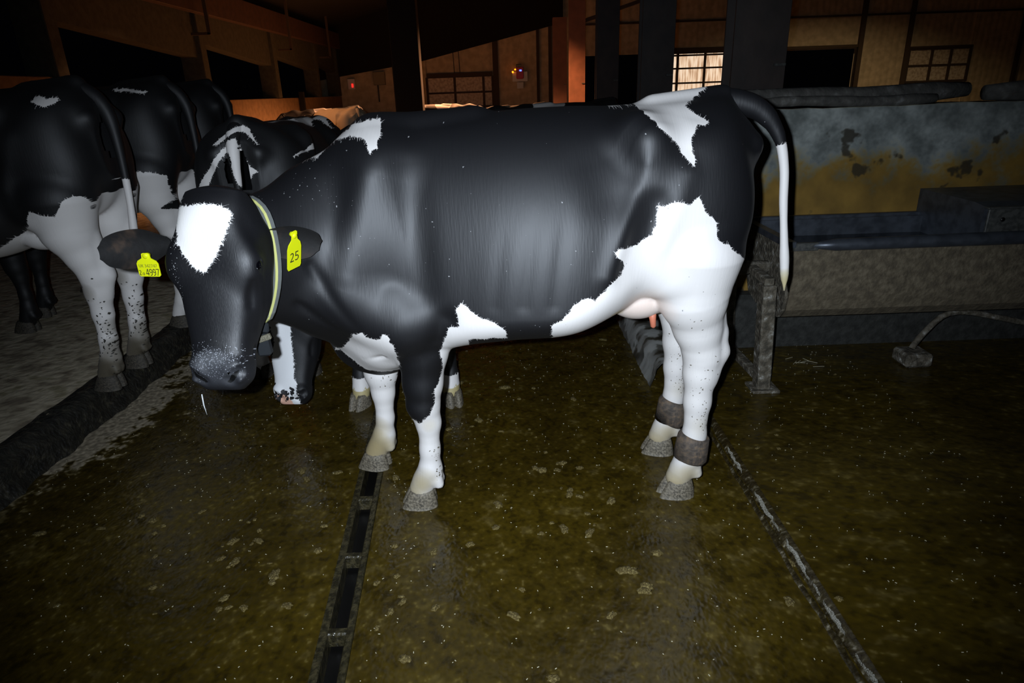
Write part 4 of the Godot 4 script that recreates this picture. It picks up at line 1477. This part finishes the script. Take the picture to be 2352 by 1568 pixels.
func stained_wall_material() -> StandardMaterial3D:
	var n := FastNoiseLite.new()
	n.seed = 71
	n.fractal_octaves = 5
	n.frequency = 1.0
	var im := Image.create(1024, 320, false, Image.FORMAT_RGB8)
	for j in 320:
		var y := 1.32 * (1.0 - j / 319.0)
		for i in 1024:
			var x := i / 1024.0 * 4.4
			var a := n.get_noise_2d(x * 1.6, y * 1.6)
			var b := n.get_noise_2d(x * 6.0 + 30.0, y * 5.0)
			var c := n.get_noise_2d(x * 30.0, y * 30.0)
			var grey := Color(0.40, 0.42, 0.405).lerp(Color(0.64, 0.66, 0.64), clampf(0.5 + 0.9 * b + 0.3 * c, 0, 1))
			var dung := Color(0.43, 0.33, 0.125).lerp(Color(0.56, 0.435, 0.175), clampf(0.5 + 0.8 * b, 0, 1))
			var t := smoothstep(-0.10, 0.10, (0.98 + 0.02 * x - y) + 0.18 * a + 0.16 * b + 0.05 * c)
			var col := grey.lerp(dung, t)
			col = col.lerp(Color(0.16, 0.14, 0.10), smoothstep(0.42, 0.55, n.get_noise_2d(x * 3.3 + 7.0, y * 3.3) + 0.25 * b) * 0.75)
			im.set_pixel(i, j, col)
	var m := StandardMaterial3D.new()
	m.albedo_texture = ImageTexture.create_from_image(im)
	m.roughness = 0.85
	return m


func build_trough() -> void:
	# pitted concrete wall, drawn with its own texture coordinates
	var st := tool()
	var w := Vector3(0.95, 0, -3.5)
	var e := Vector3(5.6, 0, -3.62)
	for f: Array in [[w, e, 1.295, Vector3.BACK]]:
		var n := 60
		var nz := FastNoiseLite.new()
		nz.frequency = 1.0
		nz.seed = 3
		for i in n:
			var p: Vector3 = (f[0] as Vector3).lerp(f[1], float(i) / n)
			var q: Vector3 = (f[0] as Vector3).lerp(f[1], float(i + 1) / n)
			var tp := Vector3.UP * (1.295 + 0.012 * nz.get_noise_1d(p.x * 9.0))
			var tq := Vector3.UP * (1.295 + 0.012 * nz.get_noise_1d(q.x * 9.0))
			var back := Vector3(0, 0, -0.2)
			for v: Array in [[p, 1.0], [p + tp, 0.0], [q + tq, 0.0], [p, 1.0], [q + tq, 0.0], [q, 1.0], [p + tp, 0.0], [p + tp + back, 0.03], [q + tq + back, 0.03], [p + tp, 0.0], [q + tq + back, 0.03], [q + tq, 0.0], [p + back, 1.0], [q + tq + back, 0.0], [p + tp + back, 0.0], [p + back, 1.0], [q + back, 1.0], [q + tq + back, 0.0]]:
				st.set_uv(Vector2((v[0].x - 0.95) / 4.65, v[1]))
				st.add_vertex(v[0])
	struct("wall_right_low", done(st), stained_wall_material(), "low concrete wall behind the trough, grey above and stained yellow-brown below", "wall")
	struct("trim_plinth", box_mesh(Vector3(3.3, 0.17, -3.47), Vector3(4.6, 0.34, 0.12), 0.02), M.plinth, "grey concrete plinth along the foot of the wall under the trough", "plinth")
	for p: Array in [[Vector3(0.9, 1.347, -3.6), Vector3(2.45, 1.355, -3.66), 0.040, 0.047, "long grey pole lying on the low wall, behind the shorter pole"], [Vector3(1.30, 1.328, -3.54), Vector3(2.22, 1.320, -3.545), 0.024, 0.028, "short thin pole lying at the front of the low wall's top"], [Vector3(2.50, 1.34, -3.60), Vector3(4.2, 1.345, -3.62), 0.05, 0.045, "thick grey pole at the right end of the low wall's top"]]:
		var pts := []
		var rad := []
		for i in 9:
			var t := i / 8.0
			pts.append((p[0] as Vector3).lerp(p[1], t) + Vector3(0, 0.006 * sin(t * 7.0), 0.008 * sin(t * 5.0)))
			rad.append(lerpf(p[2], p[3], t) * (0.75 if i == 0 or i == 8 else 1.0 + 0.06 * sin(i * 2.1)))
		tag(obj("pole", tube_mesh(pts, rad, 12), M.pole), p[4], "pole")
	var tr := thing("water_trough", "long water trough on a steel stand, dirt-crusted rounded front, behind the cow's tail", "trough", Vector3(0, 0, 0))
	# its hull: a U section pushed along x
	var outer := [Vector2(-2.872, 0.725), Vector2(-2.868, 0.60), Vector2(-2.866, 0.50), Vector2(-2.882, 0.43), Vector2(-2.925, 0.385), Vector2(-3.0, 0.37), Vector2(-3.2, 0.37), Vector2(-3.32, 0.40), Vector2(-3.37, 0.48), Vector2(-3.40, 0.74)]
	var poly := PackedVector2Array()
	for p: Vector2 in outer:
		poly.append(p)
	var inner := outer.duplicate()
	inner.reverse()
	for p: Vector2 in inner:
		poly.append(Vector2(-3.135 + (p.x + 3.135) * 0.90, 0.75 + (p.y - 0.75) * 0.92))
	var hs := tool()
	prism(hs, poly, Vector3(1.275, 0, 0), Vector3.BACK, Vector3.UP, Vector3(3.2, 0, 0))
	obj("hull", done(hs), M.trough, tr)
	var es := tool()
	var endp := PackedVector2Array()
	for p: Vector2 in outer:
		endp.append(p)
	prism(es, endp, Vector3(1.262, 0, 0), Vector3.BACK, Vector3.UP, Vector3(0.02, 0, 0))
	obj("end_plate", done(es), M.frame, tr)
	var wst := tool()
	box(wst, Vector3(2.85, 0.63, -3.13), Vector3(3.12, 0.09, 0.46), 0.0)
	obj("water", done(wst), M.water, tr)
	# folded steel rim
	obj("front_rim", tube_mesh([Vector3(1.36, 0.738, -2.868), Vector3(1.46, 0.740, -2.862), Vector3(2.2, 0.744, -2.862), Vector3(4.48, 0.752, -2.862)], [0.012, 0.027, 0.030, 0.030], 14), M.steel, tr)
	obj("rim_corner", box_mesh(Vector3(1.32, 0.735, -2.866), Vector3(0.13, 0.036, 0.02), 0.003), M.galv, tr)
	obj("end_rim", box_mesh(Vector3(1.262, 0.745, -3.135), Vector3(0.045, 0.03, 0.56), 0.004), M.steel, tr)
	obj("back_rim", box_mesh(Vector3(2.87, 0.758, -3.405), Vector3(3.22, 0.03, 0.03), 0.004), M.steel, tr)
	obj("back_lining", box_mesh(Vector3(2.87, 0.69, -3.362), Vector3(3.18, 0.14, 0.008), 0.001), M.steel, tr)
	# stand
	for l: Array in [["leg", Vector3(1.185, 0.56, -2.885), Vector3(1.205, 0.03, -2.875), 0.078], ["leg", Vector3(1.17, 0.62, -3.36), Vector3(1.19, 0.03, -3.36), 0.068], ["top_rail", Vector3(1.185, 0.575, -2.86), Vector3(1.17, 0.60, -3.38), 0.045], ["foot_rail", Vector3(1.195, 0.09, -2.87), Vector3(1.18, 0.09, -3.38), 0.045], ["cross_rail", Vector3(1.12, 0.70, -3.38), Vector3(1.27, 0.71, -3.38), 0.05]]:
		var ls := tool()
		bar(ls, l[1], l[2], l[3], l[3] * 0.8, 0.005, Vector3.RIGHT if l[0] == "leg" else Vector3.UP)
		obj(l[0], done(ls), M.frame, tr)
	obj("foot_plate", box_mesh(Vector3(1.21, 0.042, -2.875), Vector3(0.13, 0.016, 0.12), 0.003), M.frame, tr)
	for x: float in [2.9, 4.3]:
		var ls := tool()
		bar(ls, Vector3(x, 0.40, -3.2), Vector3(x, 0.03, -3.2), 0.06, 0.06, 0.005)
		obj("leg", done(ls), M.frame, tr)
	obj("outlet_pipe", tube_mesh([Vector3(1.29, 0.585, -3.10), Vector3(1.17, 0.588, -3.10), Vector3(1.165, 0.588, -3.10), Vector3(1.115, 0.585, -3.10)], [0.030, 0.030, 0.036, 0.036], 14), M.frame, tr)
	# the float-valve housing
	var bst := tool()
	prism(bst, PackedVector2Array([Vector2(-3.42, 0.64), Vector2(-2.93, 0.64), Vector2(-2.93, 0.875), Vector2(-3.0, 0.885), Vector2(-3.42, 0.888)]), Vector3(2.145, 0, 0), Vector3.BACK, Vector3.UP, Vector3(0.6, 0, 0))
	var fb := obj("float_housing", done(bst), M.steel, tr)
	fb.set_meta("label", "dark sheet-metal float-valve box in the trough")
	obj("front_plate", box_mesh(Vector3(2.26, 0.80, -2.905), Vector3(0.225, 0.135, 0.012), 0.003), M.galv, fb)
	obj("lip", box_mesh(Vector3(2.26, 0.872, -2.91), Vector3(0.24, 0.008, 0.03), 0.002), M.galv, fb)
	obj("hole", tube_mesh([Vector3(2.215, 0.82, -2.902), Vector3(2.215, 0.82, -2.896)], [0.010, 0.010], 12), M.pit, fb)
	# a pipe and its block under the trough
	var pb := thing("drain_block", "low concrete block on the floor beneath the trough, under the slanting pipe", "block", Vector3(2.08, 0.035, -3.12))
	var ps := tool()
	box(ps, Vector3(0, 0.035, 0), Vector3(0.14, 0.07, 0.14), 0.012)
	obj("block", done(ps), M.frame, pb)
	tag(obj("supply_pipe", tube_mesh(smooth_path([Vector3(2.055, 0.125, -3.10), Vector3(2.10, 0.18, -3.12), Vector3(2.21, 0.285, -3.14), Vector3(2.32, 0.30, -3.14), Vector3(2.62, 0.235, -3.14), Vector3(3.2, 0.11, -3.14)], 30), _fill(30, 0.015), 10), M.frame), "slanting grey water pipe beneath the trough", "pipe")


func _fill(n: int, v: float) -> Array:
	var a := []
	a.resize(n)
	a.fill(v)
	return a


# ---------------------------------------------------------------- the shed beyond

func build_background() -> void:
	for lp: Array in [[Vector3(-0.9, 4.2, -17.2), 65.0, LAMP_ENERGY, "hooded sodium lamp hung from the roof far down the shed"], [Vector3(11.5, 6.2, -20.0), 68.0, 13.0, "unseen lamp added high up to brighten the right half of the far wall"], [Vector3(-4.5, 3.6, -11.2), 55.0, 8.0, "unseen lamp added to light the left wall behind the herd"]]:  # all but the first are unseen fill lamps added to brighten walls
		var lamp := thing("shed_or_fill_lamp", lp[3], "lamp", lp[0])
		var hood := tool()
		tube(hood, [Vector3(0, 0.3, 0), Vector3(0, 0.12, 0), Vector3(0, 0.05, 0)], [0.06, 0.1, 0.22], 16, true, 1.0, Vector3.RIGHT)
		obj("hood", done(hood, true), M.rail, lamp)
		var hang := tool()
		tube(hang, [Vector3(0, 0.25, 0), Vector3(0, 0.9, 0)], [0.01, 0.01], 6, true, 1.0, Vector3.RIGHT)
		obj("chain", done(hang), M.rail, lamp)
		var sm := SphereMesh.new()
		sm.radius = 0.09
		sm.height = 0.18
		var bulb := obj("bulb", sm, glow(Color(1.0, 0.55, 0.22), 6.0), lamp)
		bulb.position = Vector3(0, -0.02, 0)
		var sl := SpotLight3D.new()
		sl.name = "sodium_or_fill_light"
		sl.light_color = Color(1.0, 0.68, 0.46) if lp[0].x < 5.0 else Color(1.0, 0.86, 0.66)
		sl.light_energy = lp[2]
		sl.spot_range = 60.0
		sl.spot_attenuation = 2.0
		sl.spot_angle = lp[1]
		sl.spot_angle_attenuation = 0.45
		sl.light_size = 0.09
		sl.shadow_enabled = true
		sl.position = Vector3(0, -0.03, 0)
		sl.rotation.x = -PI / 2
		lamp.add_child(sl)

	# left: low block wall, posts, sloping lintels, eaves beam
	for s: Array in [[-6.4, -9.48, 1.80], [-12.85, -26.0, 1.44]]:
		struct("wall_left", box_mesh(Vector3(-6.15, s[2] * 0.5, (s[0] + s[1]) * 0.5), Vector3(0.3, s[2], absf(s[1] - s[0])), 0.01), M.block_wall, "low block wall along the left of the shed" + (", beyond the herd, lit orange" if s[2] < 1.5 else ", at the photo's left edge"), "wall")
	struct("wall_left_sill", box_mesh(Vector3(-6.15, 0.55, -11.17), Vector3(0.3, 1.1, 3.34), 0.01), M.block_wall, "low block sill between the first two left posts", "wall")
	var zs := [-9.63, -14.3, -18.7, -22.8, -25.6]
	for i in zs.size():
		var z: float = zs[i]
		tag(obj("shed_post", box_mesh(Vector3(-6.15, 1.65 + (0.725 if i != 0 else 0.555), z), Vector3(0.44, 3.3 - (1.45 if i != 0 else 1.11), 0.26), 0.012), M.conc), ["concrete post nearest on the left, beside the raised low wall", "second concrete post on the left, behind the black rump", "third concrete post on the left, above the orange wall", "fourth concrete post on the left, above the orange wall", "last concrete post on the left, by the white alarm box"][i], "post")
		if i < zs.size() - 1:
			var ls := tool()
			var z2: float = zs[i + 1]
			prism(ls, PackedVector2Array([Vector2(-z + 0.1, 2.52), Vector2(-z2 - 0.1, 2.24), Vector2(-z2 - 0.1, 3.05), Vector2(-z + 0.1, 3.05)]), Vector3(-6.3, 0, 0), Vector3.FORWARD, Vector3.UP, Vector3(0.28, 0, 0))
			tag(obj("lintel", done(ls), M.conc), "sloping concrete lintel over the %s opening of the left wall" % ["nearest", "second", "third", "farthest"][i], "lintel")
	tag(obj("eaves_beam", box_mesh(Vector3(-5.85, 3.27, -15.4), Vector3(0.16, 0.5, 21.0), 0.01), M.fascia), "long reddish eaves beam running above the left wall", "beam")
	var hz := [-13.9, -19.1, -23.3]
	for i in 3:
		var hs := tool()
		bar(hs, Vector3(-5.6, 3.9, hz[i]), Vector3(-5.6, 2.62, hz[i]), 0.07, 0.05)
		bar(hs, Vector3(-5.58, 2.64, hz[i]), Vector3(-5.95, 2.64, hz[i]), 0.05, 0.05)
		tag(obj("hanger_bracket", done(hs), M.rail), "dark steel hanger on the eaves beam, %s of three" % ["nearest", "middle", "farthest"][i], "bracket")
	tag(obj("gate_post", box_mesh(Vector3(-5.9, 0.8, -20.5), Vector3(0.14, 1.6, 0.12), 0.01), M.roof), "thin black post against the orange low wall", "post")

	# right: a row of steel columns
	var cz := [-5.6, -9.2, -13.5, -18.9, -22.0]
	var cl := ["broad dark steel column nearest behind the cow's rump", "second dark steel column left of the lit panel", "dark steel column with an orange edge", "tall orange-lit steel column, right of the pair", "shorter orange-lit steel column, left of the pair"]
	for i in 5:
		var x := 2.0 if i < 4 else 1.79
		var c := thing("steel_column", cl[i], "column", Vector3(x, 0, cz[i]))
		var top := 7.0 if i < 4 else 3.45
		obj("flange", box_mesh(Vector3(-0.01, top * 0.5, 0.11), Vector3(0.42, top, 0.02), 0.003), M.column if i < 3 else M.column_lit, c)
		obj("flange", box_mesh(Vector3(-0.01, top * 0.5, -0.11), Vector3(0.42, top, 0.02), 0.003), M.column if i < 3 else M.column_lit, c)
		obj("web", box_mesh(Vector3(-0.01, top * 0.5, 0.0), Vector3(0.02, top, 0.2), 0.001), M.column if i < 3 else M.column_lit, c)
		obj("bolt_plate", box_mesh(Vector3(0.15, 1.55, 0.128), Vector3(0.09, 0.02, 0.02), 0.002), M.galv, c)
	var bs := tool()
	bar(bs, Vector3(2.4, 3.35, -23.0), Vector3(8.5, 5.1, -23.0), 0.32, 0.1)
	tag(obj("tie_beam", done(bs), M.column), "slanting orange-lit roof beam between the steel columns", "beam")

	# back wall: profiled sheeting in bays round the openings
	for s: Array in [[-7.0, -2.8, 0.0, 6.5], [-2.8, -0.38, 1.98, 7.0], [-0.38, 2.97, 0.0, 7.5], [2.97, 5.05, 2.52, 8.0], [5.05, 6.1, 0.0, 8.0], [6.1, 8.3, 2.52, 8.5], [8.3, 10.1, 0.0, 8.7], [10.1, 13.0, 2.46, 9.0], [13.0, 14.9, 0.0, 9.0], [14.9, 17.15, 2.36, 9.5], [14.9, 17.15, 0.0, 9.5], [17.15, 22.3, 0.0, 10.0]]:
		if s[0] == 14.9 and s[2] == 0.0:
			s[3] = 1.25
		var ws := tool()
		var x: float = s[0]
		var k := 0
		while x < s[1] - 0.001:
			var x2: float = minf(x + 0.11, s[1])
			var da := 0.0 if k % 2 == 0 else 0.05
			var db := 0.05 if k % 2 == 0 else 0.0
			quad(ws, Vector3(x, s[2], -26.0 + da), Vector3(x, s[3], -26.0 + da), Vector3(x2, s[3], -26.0 + db), Vector3(x2, s[2], -26.0 + db))
			quad(ws, Vector3(x, s[2], -26.2), Vector3(x2, s[2], -26.2), Vector3(x2, s[3], -26.2), Vector3(x, s[3], -26.2))
			x = x2
			k += 1
		struct("wall_back", done(ws), M.clad, "brown profiled sheeting of the shed's far wall, a bay %s" % ("over an opening" if s[2] > 0.5 else "between the openings"), "wall")
	for s: Array in [[-2.8, -0.38, 2.03, 0.14, "dark rail over the panelled door"], [6.0, 8.4, 2.60, 0.14, "timber head over the lit panelled door"], [9.9, 13.1, 2.54, 0.10, "pale head over the wide dark doorway at the right"], [14.8, 17.2, 2.41, 0.08, "head over the dim window at the right"], [2.9, 22.0, 3.55, 0.06, "cladding rail along the right of the far wall"]]:
		struct("trim", box_mesh(Vector3((s[0] + s[1]) * 0.5, s[2], -25.93), Vector3(s[1] - s[0], s[3], 0.1), 0.005), M.rail, s[4], "trim")
	for s: Array in [[-0.25, 0.2, 4.0], [1.75, 0.12, 4.0], [1.3, 0.10, 4.0], [13.05, 0.16, 6.0], [14.8, 0.14, 6.0], [18.9, 0.12, 6.0]]:
		struct("trim_upright", box_mesh(Vector3(s[0], s[2] * 0.5, -25.9), Vector3(s[1], s[2], 0.12), 0.005), M.rail, "dark upright on the far wall's sheeting at %s" % ["the panelled door's right", "the orange columns' left", "the alarm box's right", "the wide doorway's right", "the dim window's left", "the dim window's right"][[-0.25, 1.75, 1.3, 13.05, 14.8, 18.9].find(s[0])], "trim")
	panel_door("door_1", -2.8, -0.38, 0.0, 1.97, [-1.78, -0.72], [1.42, 0.92, 0.4], M.sheet, "dull panelled sliding door in the middle of the far wall", "door")
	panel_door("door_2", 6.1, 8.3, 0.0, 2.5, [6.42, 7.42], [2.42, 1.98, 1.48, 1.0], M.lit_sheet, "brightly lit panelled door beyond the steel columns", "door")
	panel_door("window_1", 14.9, 17.15, 1.25, 2.36, [15.75, 16.45], [1.80], M.sheet, "dim six-pane window at the right of the far wall", "window")
	tag(obj("dark_post", box_mesh(Vector3(-1.88, 2.15, -14.0), Vector3(0.54, 4.3, 0.4), 0.02), M.roof), "broad black post in the middle of the shed, left of the panelled door", "post")

	var gs := tool()  # black sheet added where the far wall goes dark above a slope
	prism(gs, PackedVector2Array([Vector2(-7.0, 1.95), Vector2(-3.0, 2.50), Vector2(2.2, 3.62), Vector2(2.2, 6.2), Vector2(-7.0, 3.9)]), Vector3(0, 0, -25.7), Vector3.RIGHT, Vector3.UP, Vector3(0, 0, 0.08))
	struct("trim_added_dark", done(gs), M.roof, "black sheet added to darken the middle of the far wall above a slope", "trim")
	# fittings on the far wall
	var ab := thing("alarm_box", "white control box with a red siren and a blue light on the far wall", "box", Vector3(0.63, 1.9, -25.85))
	obj("box", box_mesh(Vector3(0, 0, 0), Vector3(0.56, 0.34, 0.16), 0.01), M.white_box, ab)
	obj("siren", box_mesh(Vector3(0.0, 0.12, 0.12), Vector3(0.26, 0.40, 0.12), 0.02), M.red_box, ab)
	obj("siren_top", box_mesh(Vector3(-0.04, 0.36, 0.1), Vector3(0.20, 0.12, 0.10), 0.02), M.beige_box, ab)
	obj("blue_light", box_mesh(Vector3(0.02, 0.2, 0.19), Vector3(0.08, 0.05, 0.02), 0.004), glow(Color(0.25, 0.35, 1.0), 5.0), ab)
	obj("amber_light", box_mesh(Vector3(-0.26, 0.16, 0.1), Vector3(0.06, 0.06, 0.05), 0.01), glow(Color(1.0, 0.5, 0.08), 4.0), ab)
	obj("amber_light", box_mesh(Vector3(-0.17, 0.24, 0.1), Vector3(0.06, 0.05, 0.05), 0.01), glow(Color(1.0, 0.55, 0.08), 3.0), ab)
	tag(obj("switch_box", box_mesh(Vector3(0.63, 1.60, -25.87), Vector3(0.24, 0.22, 0.14), 0.01), M.white_box), "small white switch box below the red siren", "box")
	var wb := thing("meter_box", "white meter box with a red light on the far wall's left end", "box", Vector3(-5.56, 1.84, -25.87))
	obj("box", box_mesh(Vector3.ZERO, Vector3(0.26, 0.36, 0.14), 0.01), M.white_box, wb)
	obj("red_light", box_mesh(Vector3(0.04, -0.05, 0.08), Vector3(0.05, 0.12, 0.02), 0.004), glow(Color(1.0, 0.12, 0.1), 2.5), wb)
	tag(obj("cabinet", box_mesh(Vector3(-4.52, 2.0, -25.85), Vector3(0.42, 0.45, 0.2), 0.01), M.beige_box), "dull beige cabinet on the far wall, left of the black post", "cabinet")
	tag(obj("conduit", tube_mesh([Vector3(-4.6, 1.8, -25.85), Vector3(-4.6, 1.2, -25.85)], [0.025, 0.025], 8), M.galv), "grey conduit below the beige cabinet", "pipe")
	for x: float in [-1.78, -1.58]:
		tag(obj("hanging_rod", tube_mesh([Vector3(x, 3.25, -25.7), Vector3(x + 0.03, 2.1, -25.7)], [0.018, 0.018], 6), M.galv), "thin bright rod hanging above the panelled door, %s" % ("left one" if x < -1.7 else "right one"), "rod")

	# enclosure
	var cs := tool()
	box(cs, Vector3(7.6, 7.25, -10.5), Vector3(31.0, 0.2, 34.0), 0.0, Basis(Vector3.BACK, 0.245))
	struct("ceiling", done(cs), M.roof, "dark shed roof", "ceiling")
	struct("wall_right", box_mesh(Vector3(22.4, 5.5, -10.5), Vector3(0.3, 11.0, 34.0), 0.0), M.clad, "far right side wall of the shed", "wall")
	struct("wall_front", box_mesh(Vector3(7.6, 6.0, 6.2), Vector3(30.0, 12.0, 0.3), 0.0), M.clad, "shed wall behind the camera", "wall")


const LAMP_ENERGY := 105.0


func panel_door(called: String, x0: float, x1: float, y0: float, y1: float, ups: Array, rails: Array, sheet: Material, label: String, cat: String) -> void:
	var d := thing(called, label, cat, Vector3(0, 0, -25.95))
	d.name = called
	d.set_meta("kind", "structure")
	var xs := [x0] + ups + [x1]
	var ys := [y0]
	var down := rails.duplicate()
	down.reverse()
	ys.append_array(down)
	ys.append(y1)
	for i in xs.size() - 1:
		for j in ys.size() - 1:
			var c := Vector3((xs[i] + xs[i + 1]) * 0.5, (ys[j] + ys[j + 1]) * 0.5, 0)
			obj("pane" if cat == "window" else "panel", box_mesh(c, Vector3(xs[i + 1] - xs[i] - 0.02, ys[j + 1] - ys[j] - 0.02, 0.02), 0.002), sheet, d)
	for x: float in xs:
		obj("stile", box_mesh(Vector3(x, (y0 + y1) * 0.5, 0.03), Vector3(0.085, y1 - y0, 0.06), 0.004), M.rail, d)
	for y: float in ys:
		obj("rail", box_mesh(Vector3((x0 + x1) * 0.5, y, 0.028), Vector3(x1 - x0, 0.06, 0.05), 0.004), M.rail, d)


# ---------------------------------------------------------------- dung, straw and stand-in glints on the floor

func build_litter() -> void:
	var r := RandomNumberGenerator.new()
	r.seed = 88
	# one lump mesh, strewn
	var st := tool()
	st.set_smooth_group(1)
	var nz := FastNoiseLite.new()
	nz.seed = 9
	nz.frequency = 1.0
	var rows := []
	for i in 6:
		var row := []
		for k in 14:
			var a := TAU * k / 14
			var e := i / 5.0
			var rr := sin(e * PI * 0.5) * (1.0 + 0.5 * nz.get_noise_2d(cos(a) * 1.4, sin(a) * 1.4) + 0.25 * nz.get_noise_3d(cos(a) * 4.0, sin(a) * 4.0, i))
			row.append(Vector3(cos(a) * rr, cos(e * PI * 0.5) * (0.8 + 0.5 * nz.get_noise_3d(cos(a) * 3, sin(a) * 3, i * 1.7)) - 0.04, sin(a) * rr))
		rows.append(row)
	for i in 5:
		for k in 14:
			quad(st, rows[i][k], rows[i][(k + 1) % 14], rows[i + 1][(k + 1) % 14], rows[i + 1][k])
	var lump := done(st, true)
	lump.surface_set_material(0, M.dung)
	var spots := [Vector3(-0.707, 0.000, -1.566), Vector3(-0.791, 0.000, -1.704), Vector3(-0.994, 0.000, -1.883), Vector3(-0.730, 0.000, -2.304), Vector3(0.103, 0.000, -2.267), Vector3(-0.167, 0.000, -2.715), Vector3(0.203, 0.000, -2.122), Vector3(0.452, 0.000, -1.744), Vector3(0.339, 0.000, -1.667), Vector3(-0.166, 0.000, -1.822), Vector3(0.077, 0.000, -2.285), Vector3(-0.044, 0.000, -3.064), Vector3(-0.256, 0.000, -1.536), Vector3(-0.945, 0.000, -1.774), Vector3(-1.343, 0.000, -2.021)]
	var mm := MultiMesh.new()
	mm.transform_format = MultiMesh.TRANSFORM_3D
	mm.mesh = lump
	mm.instance_count = 150
	for i in 150:
		var p := Vector3(r.randf_range(-1.9, 1.7), 0, -r.randf_range(0.9, 4.2))
		var s := r.randf_range(0.004, 0.016)
		if i < spots.size():
			p = spots[i]
			s = r.randf_range(0.012, 0.021)
		elif i < 90:
			p = spots[i % spots.size()] + Vector3(r.randfn(0, 0.16), 0, r.randfn(0, 0.16))
		if absf(p.x - drain_x(p.z)) < 0.07:
			p.x += 0.16
		p.y = 0.035 if p.x > 0.9 else 0.0
		var b := Basis(Vector3.UP, r.randf_range(0, TAU)).scaled_local(Vector3(s * r.randf_range(0.8, 1.8), s * r.randf_range(0.45, 0.75), s))
		mm.set_instance_transform(i, Transform3D(b, p))
	var o := MultiMeshInstance3D.new()
	o.name = "dung_clumps"
	o.multimesh = mm
	add_child(o)
	tag(o, "wet dung clumps scattered over the passage floor", "dung")
	o.set_meta("kind", "stuff")
	# straw, most bits tiny and pale in place of wet glints
	var bm := BoxMesh.new()
	bm.size = Vector3(0.020, 0.0012, 0.0018)
	bm.material = M.straw
	var ms := MultiMesh.new()
	ms.transform_format = MultiMesh.TRANSFORM_3D
	ms.mesh = bm
	ms.instance_count = 1500
	for i in 1500:
		var p := Vector3(r.randf_range(-1.95, 1.8), 0.003, -r.randf_range(0.8, 3.6))
		if i < 8:
			p = Vector3(1.512, 0.000, -3.153) + Vector3(r.randfn(0, 0.06), 0.004, r.randfn(0, 0.03))
		if p.x > 0.9:
			p.y += 0.035
		if absf(p.x - drain_x(p.z)) < 0.06:
			p.x += 0.15
		var k := r.randf_range(0.10, 0.32) if i >= 8 else 2.6
		ms.set_instance_transform(i, Transform3D(Basis(Vector3.UP, r.randf_range(0, TAU)).scaled_local(Vector3(k, 1, 1)), p))
	var q := MultiMeshInstance3D.new()
	q.name = "straw_and_glints"
	q.multimesh = ms
	add_child(q)
	tag(q, "pale bits of straw, most standing in for glints on the wet floor", "straw")
	q.set_meta("kind", "stuff")
